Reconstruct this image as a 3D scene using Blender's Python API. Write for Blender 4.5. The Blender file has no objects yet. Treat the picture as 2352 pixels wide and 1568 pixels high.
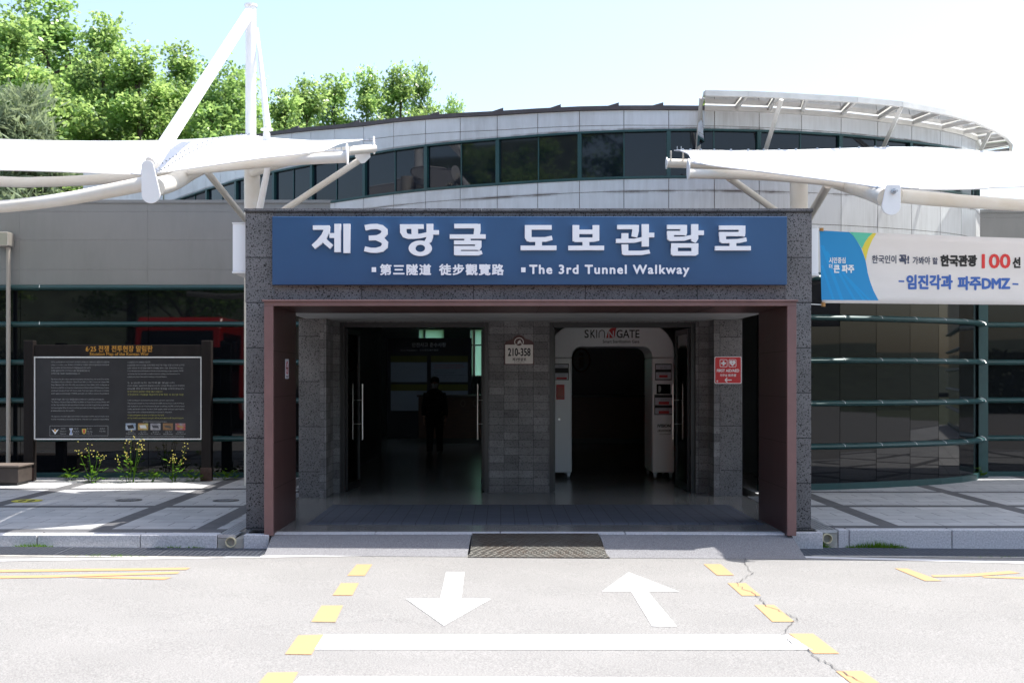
import bpy, bmesh, math, random
from mathutils import Vector, Matrix
rad = math.radians
C = bpy.context.scene.collection
SC = bpy.context.scene

# ------------------------------------------------------------------ camera
CAMD, CAMZ, FPX = 12.0, 1.595, 2614.0          # camera distance to the portal face, eye height, focal length in photo pixels
PX0, PY0 = 1150.0, 868.0
cam_d = bpy.data.cameras.new('camera'); cam = bpy.data.objects.new('camera', cam_d); C.objects.link(cam)
cam.location = (0, -CAMD, CAMZ); cam.rotation_euler = (rad(90), 0, 0)
cam_d.sensor_width = 36; cam_d.lens = 36 * FPX / 2352
cam_d.shift_x = 26 / 2352; cam_d.shift_y = 84 / 2352
cam_d.dof.use_dof = True; cam_d.dof.focus_distance = 12.5; cam_d.dof.aperture_fstop = 3.4
cam_d.clip_start = 0.1; cam_d.clip_end = 3000
SC.camera = cam

# ------------------------------------------------------------------ sky, sun, exposure
SUNV = Vector((0.44, 0.105, 1.0)).normalized()
W = bpy.data.worlds.new('World'); SC.world = W; W.use_nodes = True
nt = W.node_tree; bg = nt.nodes['Background']
sky = nt.nodes.new('ShaderNodeTexSky'); sky.sky_type = 'NISHITA'; sky.sun_disc = False
sky.sun_elevation = math.asin(SUNV.z); sky.sun_rotation = math.atan2(SUNV.x, SUNV.y)
sky.air_density = 1.15; sky.dust_density = 3.0; sky.ozone_density = 1.0; sky.altitude = 50
nt.links.new(sky.outputs[0], bg.inputs[0]); bg.inputs[1].default_value = 0.135
sl = bpy.data.lights.new('sun', 'SUN'); so = bpy.data.objects.new('sun', sl); C.objects.link(so)
sl.energy = 3.7; sl.angle = rad(0.53); sl.color = (1, 0.96, 0.9)
so.rotation_euler = SUNV.to_track_quat('Z', 'Y').to_euler(); so.location = (20, 10, 40)
SC.view_settings.view_transform = 'Standard'; SC.view_settings.look = 'None'
SC.view_settings.exposure = 1.32; SC.view_settings.gamma = 1.0
SC.view_settings.use_curve_mapping = False
SC.cycles.max_bounces = 8; SC.cycles.transparent_max_bounces = 16
SC.cycles.caustics_reflective = False; SC.cycles.caustics_refractive = False

# ------------------------------------------------------------------ helpers
def at(px, py, D):
    """photo pixel (2352 wide) at distance D from the camera plane -> world point"""
    return Vector(((px - PX0) * D / FPX, D - CAMD, CAMZ - (py - PY0) * D / FPX))
def zz(py, D): return CAMZ - (py - PY0) * D / FPX
def xx(px, D): return (px - PX0) * D / FPX
RA, RB_, RC = -0.15, -0.007, -0.012
def road_z(x, y): return RA + RB_ * x + RC * (y + 1)
def on_road(px, py, dz=0.0):
    # z = CAMZ - k D ; x = a D ; y = D-12
    a = (px - PX0) / FPX; k = (py - PY0) / FPX
    D = (CAMZ - RA - dz - RC * (-CAMD + 1)) / (k + RB_ * a + RC)
    return Vector((a * D, D - CAMD, CAMZ - k * D))
def on_floor(px, py, z=0.0):
    D = (CAMZ - z) * FPX / (py - PY0)
    return Vector(((px - PX0) * D / FPX, D - CAMD, z))

class MB:
    def __init__(s): s.v = []; s.f = []
    def add(s, vs, fs):
        n = len(s.v); s.v += [tuple(q) for q in vs]; s.f += [tuple(i + n for i in f) for f in fs]; return s
    def box(s, x0, x1, y0, y1, z0, z1):
        return s.add([(x0,y0,z0),(x1,y0,z0),(x1,y1,z0),(x0,y1,z0),(x0,y0,z1),(x1,y0,z1),(x1,y1,z1),(x0,y1,z1)],
                     [(0,3,2,1),(4,5,6,7),(0,1,5,4),(1,2,6,5),(2,3,7,6),(3,0,4,7)])
    def hexa(s, b, t):
        return s.add(list(b) + list(t), [(0,3,2,1),(4,5,6,7),(0,1,5,4),(1,2,6,5),(2,3,7,6),(3,0,4,7)])
    def quad(s, a, b, c, d): return s.add([a,b,c,d], [(0,1,2,3)])
    def prism_y(s, poly, y0, y1):
        n = len(poly)
        return s.add([(x,y0,z) for x,z in poly] + [(x,y1,z) for x,z in poly],
                     [tuple(range(n)), tuple(range(2*n-1, n-1, -1))] + [(i, n+i, n+(i+1)%n, (i+1)%n) for i in range(n)])
    def prism_z(s, poly, z0, z1):
        n = len(poly)
        return s.add([(x,y,z0) for x,y in poly] + [(x,y,z1) for x,y in poly],
                     [tuple(range(n-1,-1,-1)), tuple(range(n, 2*n))] + [(i, (i+1)%n, n+(i+1)%n, n+i) for i in range(n)])
    def prism_x(s, poly, x0, x1):
        n = len(poly)
        return s.add([(x0,y,z) for y,z in poly] + [(x1,y,z) for y,z in poly],
                     [tuple(range(n-1,-1,-1)), tuple(range(n, 2*n))] + [(i, (i+1)%n, n+(i+1)%n, n+i) for i in range(n)])
    def tube(s, pts, r, n=12, cap=True):
        pts = [Vector(p) for p in pts]; m = len(pts)
        rs = [r] * m if not isinstance(r, (list, tuple)) else list(r)
        vs = []; up = None
        for i, p in enumerate(pts):
            t = (pts[min(i+1, m-1)] - pts[max(i-1, 0)]).normalized()
            if up is None:
                up = Vector((0,0,1)) if abs(t.z) < 0.9 else Vector((0,1,0))
            a = t.cross(up).normalized(); b = a.cross(t).normalized(); up = b
            for k in range(n):
                q = 2*math.pi*k/n
                vs.append(p + (a*math.cos(q) + b*math.sin(q)) * rs[i])
        fs = [(i*n+k, i*n+(k+1)%n, (i+1)*n+(k+1)%n, (i+1)*n+k) for i in range(m-1) for k in range(n)]
        if cap: fs += [tuple(range(n-1,-1,-1)), tuple(range((m-1)*n, m*n))]
        return s.add(vs, fs)
    def ball(s, c, rx, ry=None, rz=None, nu=14, nv=9):
        ry = rx if ry is None else ry; rz = rx if rz is None else rz
        vs = []
        for j in range(1, nv):
            p = math.pi*j/nv
            for i in range(nu):
                q = 2*math.pi*i/nu
                vs.append((c[0]+rx*math.sin(p)*math.cos(q), c[1]+ry*math.sin(p)*math.sin(q), c[2]+rz*math.cos(p)))
        fs = [(j*nu+i, (j+1)*nu+i, (j+1)*nu+(i+1)%nu, j*nu+(i+1)%nu) for j in range(nv-2) for i in range(nu)]
        n = len(vs); vs += [(c[0],c[1],c[2]+rz), (c[0],c[1],c[2]-rz)]
        fs += [(n, i, (i+1)%nu) for i in range(nu)] + [(n+1, (nv-2)*nu+(i+1)%nu, (nv-2)*nu+i) for i in range(nu)]
        return s.add(vs, fs)
    def grid(s, rows):
        m = len(rows[0]); vs = [p for r in rows for p in r]
        return s.add(vs, [(j*m+i, j*m+i+1, (j+1)*m+i+1, (j+1)*m+i) for j in range(len(rows)-1) for i in range(m-1)])
    def build(s, name, mat, parent=None, smooth=False, bevel=0.0, fix=True):
        me = bpy.data.meshes.new(name)
        off = parent_loc(parent)
        me.from_pydata([(x-off[0], y-off[1], z-off[2]) for x,y,z in s.v], [], s.f)
        if fix:
            bm = bmesh.new(); bm.from_mesh(me); bmesh.ops.recalc_face_normals(bm, faces=bm.faces[:]); bm.to_mesh(me); bm.free()
        me.materials.append(mat)
        if smooth:
            me.polygons.foreach_set('use_smooth', [True]*len(me.polygons)); me.set_sharp_from_angle(angle=rad(40))
        o = bpy.data.objects.new(name, me); C.objects.link(o)
        if parent is not None: o.parent = parent
        if bevel:
            b = o.modifiers.new('bevel', 'BEVEL'); b.width = bevel; b.segments = 2; b.limit_method = 'ANGLE'; b.angle_limit = rad(50)
        return o
def parent_loc(o):
    l = Vector((0,0,0))
    while o is not None: l += o.location; o = o.parent
    return l
def tag(o, label=None, cat=None, group=None, kind=None):
    if label: o['label'] = label
    if cat: o['category'] = cat
    if group: o['group'] = group
    if kind: o['kind'] = kind
    return o
def thing(name, loc, label, cat, group=None):
    o = bpy.data.objects.new(name, None); C.objects.link(o); o.location = loc; o.empty_display_size = .2
    return tag(o, label, cat, group)
def copy_tree(o, parent=None):
    c = o.copy(); C.objects.link(c); c.parent = parent
    for ch in [k for k in bpy.data.objects if k.parent == o]: copy_tree(ch, c)
    return c

# ------------------------------------------------------------------ materials
MATS = {}
def nodes(m): return m.node_tree.nodes, m.node_tree.links
def mat(name, col, rough=0.6, metal=0.0, var=0.0, vscale=4.0, bump=0.0, bscale=40.0, spec=0.5, stretch=(1,1,1), col2=None, detail=5):
    m = bpy.data.materials.new(name); m.use_nodes = True; N, L = nodes(m)
    b = N['Principled BSDF']; b.inputs['Base Color'].default_value = (*col, 1); b.inputs['Roughness'].default_value = rough
    b.inputs['Metallic'].default_value = metal; b.inputs['Specular IOR Level'].default_value = spec
    g = N.new('ShaderNodeNewGeometry')
    if var or col2:
        mp = N.new('ShaderNodeMapping'); mp.inputs['Scale'].default_value = stretch; L.new(g.outputs['Position'], mp.inputs[0])
        n = N.new('ShaderNodeTexNoise'); n.inputs['Scale'].default_value = vscale; n.inputs['Detail'].default_value = detail; n.inputs['Roughness'].default_value = .65
        L.new(mp.outputs[0], n.inputs['Vector'])
        r = N.new('ShaderNodeMapRange'); r.inputs[1].default_value = .3; r.inputs[2].default_value = .7
        L.new(n.outputs[0], r.inputs[0])
        mx = N.new('ShaderNodeMix'); mx.data_type = 'RGBA'; L.new(r.outputs[0], mx.inputs[0])
        c2 = col2 if col2 else tuple(min(1, c*(1+var)) for c in col); c1 = col if col2 else tuple(c*(1-var) for c in col)
        mx.inputs[6].default_value = (*c1, 1); mx.inputs[7].default_value = (*c2, 1)
        L.new(mx.outputs[2], b.inputs['Base Color'])
    if bump:
        n2 = N.new('ShaderNodeTexNoise'); n2.inputs['Scale'].default_value = bscale; n2.inputs['Detail'].default_value = 4
        L.new(g.outputs['Position'], n2.inputs['Vector'])
        bp = N.new('ShaderNodeBump'); bp.inputs['Strength'].default_value = bump; bp.inputs['Distance'].default_value = .01
        L.new(n2.outputs[0], bp.inputs['Height']); L.new(bp.outputs[0], b.inputs['Normal'])
    MATS[name] = m; return m
def wall_coords(N, L):
    g = N.new('ShaderNodeNewGeometry'); s = N.new('ShaderNodeSeparateXYZ'); L.new(g.outputs['Position'], s.inputs[0])
    a = N.new('ShaderNodeMath'); a.operation = 'ADD'; L.new(s.outputs[0], a.inputs[0]); L.new(s.outputs[1], a.inputs[1])
    c = N.new('ShaderNodeCombineXYZ'); L.new(a.outputs[0], c.inputs[0]); L.new(s.outputs[2], c.inputs[1])
    return g, s, c
def basalt(name, bw, rh, ox, oz, mortar=.004, blockvar=.12, col=(.150,.147,.150), pit=1.0, dull=1.0):
    m = bpy.data.materials.new(name); m.use_nodes = True; N, L = nodes(m); b = N['Principled BSDF']
    g, s, c = wall_coords(N, L)
    mp = N.new('ShaderNodeMapping'); mp.inputs['Location'].default_value = (-ox, -oz, 0); L.new(c.outputs[0], mp.inputs[0])
    br = N.new('ShaderNodeTexBrick'); br.offset = 0; br.squash = 1
    br.inputs['Scale'].default_value = 1; br.inputs['Brick Width'].default_value = bw; br.inputs['Row Height'].default_value = rh
    br.inputs['Mortar Size'].default_value = mortar; br.inputs['Mortar Smooth'].default_value = .1
    lo = tuple(q*(1-blockvar)*dull for q in col); hi = tuple(q*(1+blockvar)*dull for q in col)
    br.inputs['Color1'].default_value = (*lo, 1); br.inputs['Color2'].default_value = (*hi, 1); br.inputs['Mortar'].default_value = (.03,.03,.032,1)
    L.new(mp.outputs[0], br.inputs[0])
    n = N.new('ShaderNodeTexNoise'); n.inputs['Scale'].default_value = 3; n.inputs['Detail'].default_value = 6; L.new(g.outputs['Position'], n.inputs['Vector'])
    r = N.new('ShaderNodeMapRange'); r.inputs[1].default_value = .3; r.inputs[2].default_value = .7; r.inputs[3].default_value = .8; r.inputs[4].default_value = 1.2
    L.new(n.outputs[0], r.inputs[0])
    mx = N.new('ShaderNodeMix'); mx.data_type = 'RGBA'; mx.blend_type = 'MULTIPLY'; mx.inputs[0].default_value = 1
    L.new(br.outputs[0], mx.inputs[6]); L.new(r.outputs[0], mx.inputs[7])
    # pits of three sizes
    last = mx.outputs[2]; h = None
    for sc, lo_, hi_, amt in ((38, .22, .34, .9), (70, .24, .38, .75), (15, .09, .15, .92)):
        v = N.new('ShaderNodeTexVoronoi'); v.inputs['Scale'].default_value = sc; v.inputs['Randomness'].default_value = 1
        nd = N.new('ShaderNodeTexNoise'); nd.inputs['Scale'].default_value = sc*.8; L.new(g.outputs['Position'], nd.inputs['Vector'])
        ad = N.new('ShaderNodeVectorMath'); ad.operation = 'MULTIPLY_ADD'
        L.new(nd.outputs['Color'], ad.inputs[0]); ad.inputs[1].default_value = (1.1/sc,)*3; L.new(g.outputs['Position'], ad.inputs[2])
        L.new(ad.outputs[0], v.inputs['Vector'])
        q = N.new('ShaderNodeMapRange'); q.inputs[1].default_value = lo_; q.inputs[2].default_value = hi_
        q.inputs[3].default_value = 1 - amt*pit; q.inputs[4].default_value = 1; L.new(v.outputs['Distance'], q.inputs[0])
        k = N.new('ShaderNodeMix'); k.data_type = 'RGBA'; k.blend_type = 'MULTIPLY'; k.inputs[0].default_value = 1
        L.new(last, k.inputs[6]); L.new(q.outputs[0], k.inputs[7]); last = k.outputs[2]
    L.new(last, b.inputs['Base Color']); b.inputs['Roughness'].default_value = .75
    bp = N.new('ShaderNodeBump'); bp.inputs['Strength'].default_value = .4; bp.inputs['Distance'].default_value = .006
    L.new(last, bp.inputs['Height']); L.new(bp.outputs[0], b.inputs['Normal'])
    return m
def streaky(name, col, stain, amt=.5, rough=.35, horiz=6.0, spec=.5, lines=()):
    """painted metal cladding with rain streaks"""
    m = bpy.data.materials.new(name); m.use_nodes = True; N, L = nodes(m); b = N['Principled BSDF']
    g, s, c = wall_coords(N, L)
    mp = N.new('ShaderNodeMapping'); mp.inputs['Scale'].default_value = (horiz, .55, 1); L.new(c.outputs[0], mp.inputs[0])
    n = N.new('ShaderNodeTexNoise'); n.inputs['Scale'].default_value = 2.2; n.inputs['Detail'].default_value = 8; n.inputs['Roughness'].default_value = .7
    L.new(mp.outputs[0], n.inputs['Vector'])
    n3 = N.new('ShaderNodeTexNoise'); n3.inputs['Scale'].default_value = .9; n3.inputs['Detail'].default_value = 3; L.new(g.outputs['Position'], n3.inputs['Vector'])
    mu = N.new('ShaderNodeMath'); mu.operation = 'MULTIPLY'; L.new(n.outputs[0], mu.inputs[0]); L.new(n3.outputs[0], mu.inputs[1])
    r = N.new('ShaderNodeMapRange'); r.inputs[1].default_value = .18; r.inputs[2].default_value = .42; r.inputs[3].default_value = 0; r.inputs[4].default_value = amt
    L.new(mu.outputs[0], r.inputs[0])
    mx = N.new('ShaderNodeMix'); mx.data_type = 'RGBA'; L.new(r.outputs[0], mx.inputs[0])
    mx.inputs[6].default_value = (*col, 1); mx.inputs[7].default_value = (*stain, 1)
    last = mx.outputs[2]
    for z0, wd in lines:          # dirt washed out of the horizontal joints
        d = N.new('ShaderNodeMath'); d.operation = 'SUBTRACT'; L.new(s.outputs[2], d.inputs[0]); d.inputs[1].default_value = z0
        a = N.new('ShaderNodeMath'); a.operation = 'ABSOLUTE'; L.new(d.outputs[0], a.inputs[0])
        q = N.new('ShaderNodeMapRange'); q.inputs[1].default_value = 0; q.inputs[2].default_value = wd; q.inputs[3].default_value = 1; q.inputs[4].default_value = 0; L.new(a.outputs[0], q.inputs[0])
        n4 = N.new('ShaderNodeTexNoise'); n4.inputs['Scale'].default_value = 1.6; n4.inputs['Detail'].default_value = 7; n4.inputs['Roughness'].default_value = .7; L.new(c.outputs[0], n4.inputs['Vector'])
        q2 = N.new('ShaderNodeMapRange'); q2.inputs[1].default_value = .42; q2.inputs[2].default_value = .6; L.new(n4.outputs[0], q2.inputs[0])
        p = N.new('ShaderNodeMath'); p.operation = 'MULTIPLY'; L.new(q.outputs[0], p.inputs[0]); L.new(q2.outputs[0], p.inputs[1])
        k = N.new('ShaderNodeMix'); k.data_type = 'RGBA'; L.new(p.outputs[0], k.inputs[0]); L.new(last, k.inputs[6]); k.inputs[7].default_value = (.12,.095,.08,1); last = k.outputs[2]
    L.new(last, b.inputs['Base Color']); b.inputs['Roughness'].default_value = rough; b.inputs['Specular IOR Level'].default_value = spec
    return m
def glass(name, tint=(.8,.9,.88), refl=1.0, rough=0.0):
    m = bpy.data.materials.new(name); m.use_nodes = True; N, L = nodes(m); N.remove(N['Principled BSDF'])
    t = N.new('ShaderNodeBsdfTransparent'); t.inputs[0].default_value = (*tint, 1)
    gl = N.new('ShaderNodeBsdfGlossy'); gl.inputs['Roughness'].default_value = rough
    f = N.new('ShaderNodeFresnel'); f.inputs[0].default_value = 1.5
    mx = N.new('ShaderNodeMixShader'); L.new(f.outputs[0], mx.inputs[0]); L.new(t.outputs[0], mx.inputs[1]); L.new(gl.outputs[0], mx.inputs[2])
    L.new(mx.outputs[0], N['Material Output'].inputs[0]); return m
def translucent(name, col, tcol, fac, var=0.0, vscale=2.0, gloss=0.0):
    m = bpy.data.materials.new(name); m.use_nodes = True; N, L = nodes(m); N.remove(N['Principled BSDF'])
    d = N.new('ShaderNodeBsdfDiffuse'); d.inputs[0].default_value = (*col, 1)
    t = N.new('ShaderNodeBsdfTranslucent'); t.inputs[0].default_value = (*tcol, 1)
    if var:
        g = N.new('ShaderNodeNewGeometry')
        n = N.new('ShaderNodeTexNoise'); n.inputs['Scale'].default_value = vscale; n.inputs['Detail'].default_value = 2; L.new(g.outputs['Position'], n.inputs['Vector'])
        r = N.new('ShaderNodeMapRange'); r.inputs[1].default_value = .3; r.inputs[2].default_value = .7; r.inputs[3].default_value = 1-var; r.inputs[4].default_value = 1+var
        L.new(n.outputs[0], r.inputs[0])
        for sh, cc in ((d, col), (t, tcol)):
            k = N.new('ShaderNodeMix'); k.data_type = 'RGBA'; k.blend_type = 'MULTIPLY'; k.inputs[0].default_value = 1
            k.inputs[6].default_value = (*cc, 1); L.new(r.outputs[0], k.inputs[7]); L.new(k.outputs[2], sh.inputs[0])
    mx = N.new('ShaderNodeMixShader'); mx.inputs[0].default_value = fac; L.new(d.outputs[0], mx.inputs[1]); L.new(t.outputs[0], mx.inputs[2])
    out = mx.outputs[0]
    if gloss:
        gl = N.new('ShaderNodeBsdfGlossy'); gl.inputs['Roughness'].default_value = .35
        m2 = N.new('ShaderNodeMixShader'); m2.inputs[0].default_value = gloss; L.new(out, m2.inputs[1]); L.new(gl.outputs[0], m2.inputs[2]); out = m2.outputs[0]
    L.new(out, N['Material Output'].inputs[0]); return m
def asphalt(name, lo, hi, crack=True):
    m = bpy.data.materials.new(name); m.use_nodes = True; N, L = nodes(m); b = N['Principled BSDF']
    g = N.new('ShaderNodeNewGeometry')
    n1 = N.new('ShaderNodeTexNoise'); n1.inputs['Scale'].default_value = 95; n1.inputs['Detail'].default_value = 6; n1.inputs['Roughness'].default_value = .8
    n2 = N.new('ShaderNodeTexNoise'); n2.inputs['Scale'].default_value = 1.2; n2.inputs['Detail'].default_value = 5
    v = N.new('ShaderNodeTexVoronoi'); v.inputs['Scale'].default_value = 55
    for q in (n1, n2, v): L.new(g.outputs['Position'], q.inputs['Vector'])
    r1 = N.new('ShaderNodeMapRange'); r1.inputs[1].default_value = .32; r1.inputs[2].default_value = .62; L.new(n1.outputs[0], r1.inputs[0])
    mx = N.new('ShaderNodeMix'); mx.data_type = 'RGBA'; L.new(r1.outputs[0], mx.inputs[0]); mx.inputs[6].default_value = (*lo, 1); mx.inputs[7].default_value = (*hi, 1)
    r2 = N.new('ShaderNodeMapRange'); r2.inputs[1].default_value = .3; r2.inputs[2].default_value = .7; r2.inputs[3].default_value = .95; r2.inputs[4].default_value = 1.05; L.new(n2.outputs[0], r2.inputs[0])
    k = N.new('ShaderNodeMix'); k.data_type = 'RGBA'; k.blend_type = 'MULTIPLY'; k.inputs[0].default_value = 1; L.new(mx.outputs[2], k.inputs[6]); L.new(r2.outputs[0], k.inputs[7])
    L.new(k.outputs[2], b.inputs['Base Color']); b.inputs['Roughness'].default_value = .9; b.inputs['Specular IOR Level'].default_value = .2
    bp = N.new('ShaderNodeBump'); bp.inputs['Strength'].default_value = .5; bp.inputs['Distance'].default_value = .008; L.new(n1.outputs[0], bp.inputs['Height']); L.new(bp.outputs[0], b.inputs['Normal'])
    return m
def paver_mat(name, c1, c2, w, h, mortar=(.2,.2,.2), ms=.006, off=.5, rough=.8):
    m = bpy.data.materials.new(name); m.use_nodes = True; N, L = nodes(m); b = N['Principled BSDF']
    g = N.new('ShaderNodeNewGeometry')
    br = N.new('ShaderNodeTexBrick'); br.offset = off; br.inputs['Scale'].default_value = 1; br.inputs['Brick Width'].default_value = w; br.inputs['Row Height'].default_value = h
    br.inputs['Mortar Size'].default_value = ms; br.inputs['Color1'].default_value = (*c1, 1); br.inputs['Color2'].default_value = (*c2, 1); br.inputs['Mortar'].default_value = (*mortar, 1)
    L.new(g.outputs['Position'], br.inputs[0])
    n = N.new('ShaderNodeTexNoise'); n.inputs['Scale'].default_value = 2.5; n.inputs['Detail'].default_value = 8; n.inputs['Roughness'].default_value = .7; L.new(g.outputs['Position'], n.inputs['Vector'])
    r = N.new('ShaderNodeMapRange'); r.inputs[1].default_value = .3; r.inputs[2].default_value = .7; r.inputs[3].default_value = .82; r.inputs[4].default_value = 1.1; L.new(n.outputs[0], r.inputs[0])
    k = N.new('ShaderNodeMix'); k.data_type = 'RGBA'; k.blend_type = 'MULTIPLY'; k.inputs[0].default_value = 1; L.new(br.outputs[0], k.inputs[6]); L.new(r.outputs[0], k.inputs[7])
    L.new(k.outputs[2], b.inputs['Base Color']); b.inputs['Roughness'].default_value = rough
    return m

STONE_L = basalt('basalt_lintel', 1.18, .475, -1.46, .015, mortar=.005)
STONE_P = basalt('basalt_pillar', 50, .475, -20, .015, mortar=.006)
STONE_B = basalt('basalt_blocks', .205, .105, -.169+3.85, 0, mortar=.0025, blockvar=.3, pit=.55, dull=1.1)
STONE_S = basalt('basalt_slab', 50, .6, -20, .35, mortar=.005, pit=.85, dull=1.05)
BRONZELIT = mat('bronze_lit_edge', (.155,.083,.080), rough=.45, metal=.1, var=.12, vscale=4)  # lit copy of the frame bronze: front light put into the colour
BRONZE = mat('bronze_shaded_panel', (.062,.031,.029), rough=.38, metal=.15, var=.16, vscale=3, stretch=(2,2,.5))  # shaded copy of the same bronze, darkened for the recessed faces
CEIL = mat('soffit_panel', (.42,.42,.41), rough=.5)
BLUE = mat('sign_blue', (.021,.074,.178), rough=.4, var=.05, vscale=2)
LETTER = mat('letter_white', (.8,.81,.84), rough=.35)
WHITE = mat('white_paint', (.8,.8,.8), rough=.35, var=.03, vscale=3)
STEELW = mat('cream_steel_paint', (.72,.70,.66), rough=.38, col2=(.62,.57,.48), vscale=1.5, detail=7)
MEMB = translucent('membrane_fabric', (.82,.83,.85), (.75,.76,.78), .28)
PANEL = streaky('facade_panel', (.62,.64,.655), (.32,.315,.30), .5, lines=((4.225, .035), (5.11, .022)))
PANELW = streaky('wing_panel', (.24,.245,.24), (.18,.185,.18), .5, horiz=2.5)
DARK = mat('dark_joint', (.035,.036,.038), rough=.7)
JOINT = mat('joint_sealant', (.16,.135,.115), rough=.8)
COPE = mat('roof_coping', (.07,.06,.062), rough=.6, var=.2)
TEAL = mat('teal_metal', (.012,.055,.056), rough=.38, var=.12, vscale=3)
DGLASS = mat('dark_glass', (.005,.006,.008), rough=.02, spec=.38)
BGLASS = mat('clerestory_glass', (.004,.007,.014), rough=.03, spec=.42)
CLEAR = glass('clear_glass')
TINT = glass('awning_glass', (.93,.97,.97))
FROST = translucent('frosted_glass', (.3,.42,.36), (.62,.85,.74), .9)
BLACKM = mat('black_frame', (.012,.012,.014), rough=.35)
CHROME = mat('brushed_steel', (.92,.90,.87), rough=.32, metal=.75)
GALV = mat('galvanised_steel', (.45,.47,.50), rough=.45, metal=.7, var=.15, vscale=20)
GRATEM = mat('grating_steel', (.12,.13,.15), rough=.55, metal=.3, var=.2, vscale=20)
AWN = mat('awning_frame_paint', (.52,.51,.48), rough=.4, metal=.2, var=.1, vscale=5)
INWALL = mat('lobby_wall', (.36,.39,.41), rough=.6)
WOOD = mat('desk_wood', (.10,.035,.018), rough=.4, var=.3, vscale=5, stretch=(1,1,8))
FLOOR = paver_mat('dark_tile', (.175,.172,.165), (.195,.19,.18), .6, .6, mortar=(.04,.04,.04), ms=.004, off=0, rough=.22)
FILLSKYG = translucent('added_skylight_glass', (.12,.13,.13), (.30,.34,.37), .9)  # pane of the added roof opening; its tint sets the lobby brightness
SIDEL = paver_mat('light_paver', (.36,.365,.37), (.43,.43,.43), .6, .3, mortar=(.17,.17,.17), ms=.007)
SIDED = paver_mat('dark_paver', (.085,.085,.09), (.11,.11,.115), .4, .2, mortar=(.09,.09,.09), ms=.004)
GRANITE = mat('kerb_granite', (.30,.31,.33), rough=.75, col2=(.58,.58,.60), vscale=60, detail=3)
ROADM = asphalt('road_asphalt', (.100,.099,.096), (.298,.293,.283))
RAMPM = asphalt('ramp_asphalt', (.07,.07,.075), (.27,.27,.28))
def worn(name, col, under, lo, hi, sc):
    m = mat(name, col, rough=.8); N, L = nodes(m); b = N['Principled BSDF']; g = N.new('ShaderNodeNewGeometry')
    mp = N.new('ShaderNodeMapping'); mp.inputs['Scale'].default_value = (1, .45, 1); L.new(g.outputs['Position'], mp.inputs[0])
    n = N.new('ShaderNodeTexNoise'); n.inputs['Scale'].default_value = sc; n.inputs['Detail'].default_value = 9; n.inputs['Roughness'].default_value = .75; L.new(mp.outputs[0], n.inputs['Vector'])
    q = N.new('ShaderNodeMapRange'); q.inputs[1].default_value = lo; q.inputs[2].default_value = hi; L.new(n.outputs[0], q.inputs[0])
    k = N.new('ShaderNodeMix'); k.data_type = 'RGBA'; k.inputs[6].default_value = (*col, 1); k.inputs[7].default_value = (*under, 1); L.new(q.outputs[0], k.inputs[0]); L.new(k.outputs[2], b.inputs['Base Color'])
    return m
YELLOW = worn('yellow_road_paint', (.40,.242,.115), (.24,.20,.13), .60, .72, 7)
WPAINT = worn('white_road_paint', (.55,.55,.55), (.24,.24,.235), .62, .74, 8)
CRACK = mat('crack_dark', (.09,.088,.085), rough=1)
CONC = mat('concrete', (.33,.32,.29), rough=.9, var=.25, vscale=8, bump=.3)
RED = mat('sign_red', (.55,.022,.028), rough=.45)
BUSRED = mat('bus_red', (.5,.015,.012), rough=.25)
BROWN = mat('plate_brown', (.075,.030,.030), rough=.5, var=.2, vscale=15)
CREAM = mat('plate_cream', (.62,.60,.57), rough=.5)
BLACK = mat('black_ink', (.01,.01,.012), rough=.6)
GOLD = mat('gold_ink', (.62,.30,.035), rough=.5)
INK = mat('navy_ink', (.04,.055,.11), rough=.6)
BOARDW = mat('stained_timber', (.013,.010,.0095), rough=.65, spec=.2, var=.35, vscale=6, stretch=(1,1,.2))
BOARDG = mat('map_panel_grey', (.040,.040,.043), rough=.5, spec=.25, col2=(.024,.024,.027), vscale=1.3, detail=3)
LEAF1 = translucent('leaf_bright', (.155,.275,.08), (.41,.57,.18), .54, .35, 1.2, .04)
LEAF2 = translucent('leaf_deep', (.12,.235,.07), (.34,.51,.15), .54, .3, 1.2, .04)
PINE = translucent('needle_grey_green', (.24,.29,.19), (.3,.37,.2), .4, .3, 2)
BARK = mat('bark', (.07,.055,.042), rough=.9, var=.3, vscale=8)
GRASS = translucent('grass_green', (.08,.17,.02), (.15,.28,.03), .4, .3, 9)
FLOWER = mat('yellow_petal', (.48,.41,.09), rough=.7)
EARTH = mat('ground_earth', (.08,.095,.05), rough=1, var=.3, vscale=.4)
RUBBER = mat('black_rubber', (.015,.015,.016), rough=.7)
SKIN = mat('skin', (.45,.27,.2), rough=.5)
CLOTH = mat('black_cloth', (.012,.012,.014), rough=.9)
GATEW = mat('gate_white', (.88,.89,.91), rough=.3)
STICK = mat('sticker_white', (.55,.55,.62), rough=.4)
BANW = mat('banner_white', (.72,.70,.70), rough=.7, var=.04, vscale=1.2, stretch=(1,1,4))
BANB = mat('banner_blue', (.015,.26,.58), rough=.7)
BANB2 = mat('banner_stripe', (.01,.30,.66), rough=.7)
BANG = mat('banner_green', (.11,.55,.40), rough=.7)
BANY = mat('banner_yellow', (.72,.62,.08), rough=.7)
INKB = mat('banner_ink_blue', (.045,.13,.45), rough=.7)
INKR = mat('banner_ink_red', (.66,.04,.04), rough=.7)
BAMBOO = mat('bamboo', (.45,.22,.06), rough=.6)
CREAMPVC = mat('pvc_pipe', (.62,.56,.38), rough=.5)

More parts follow.
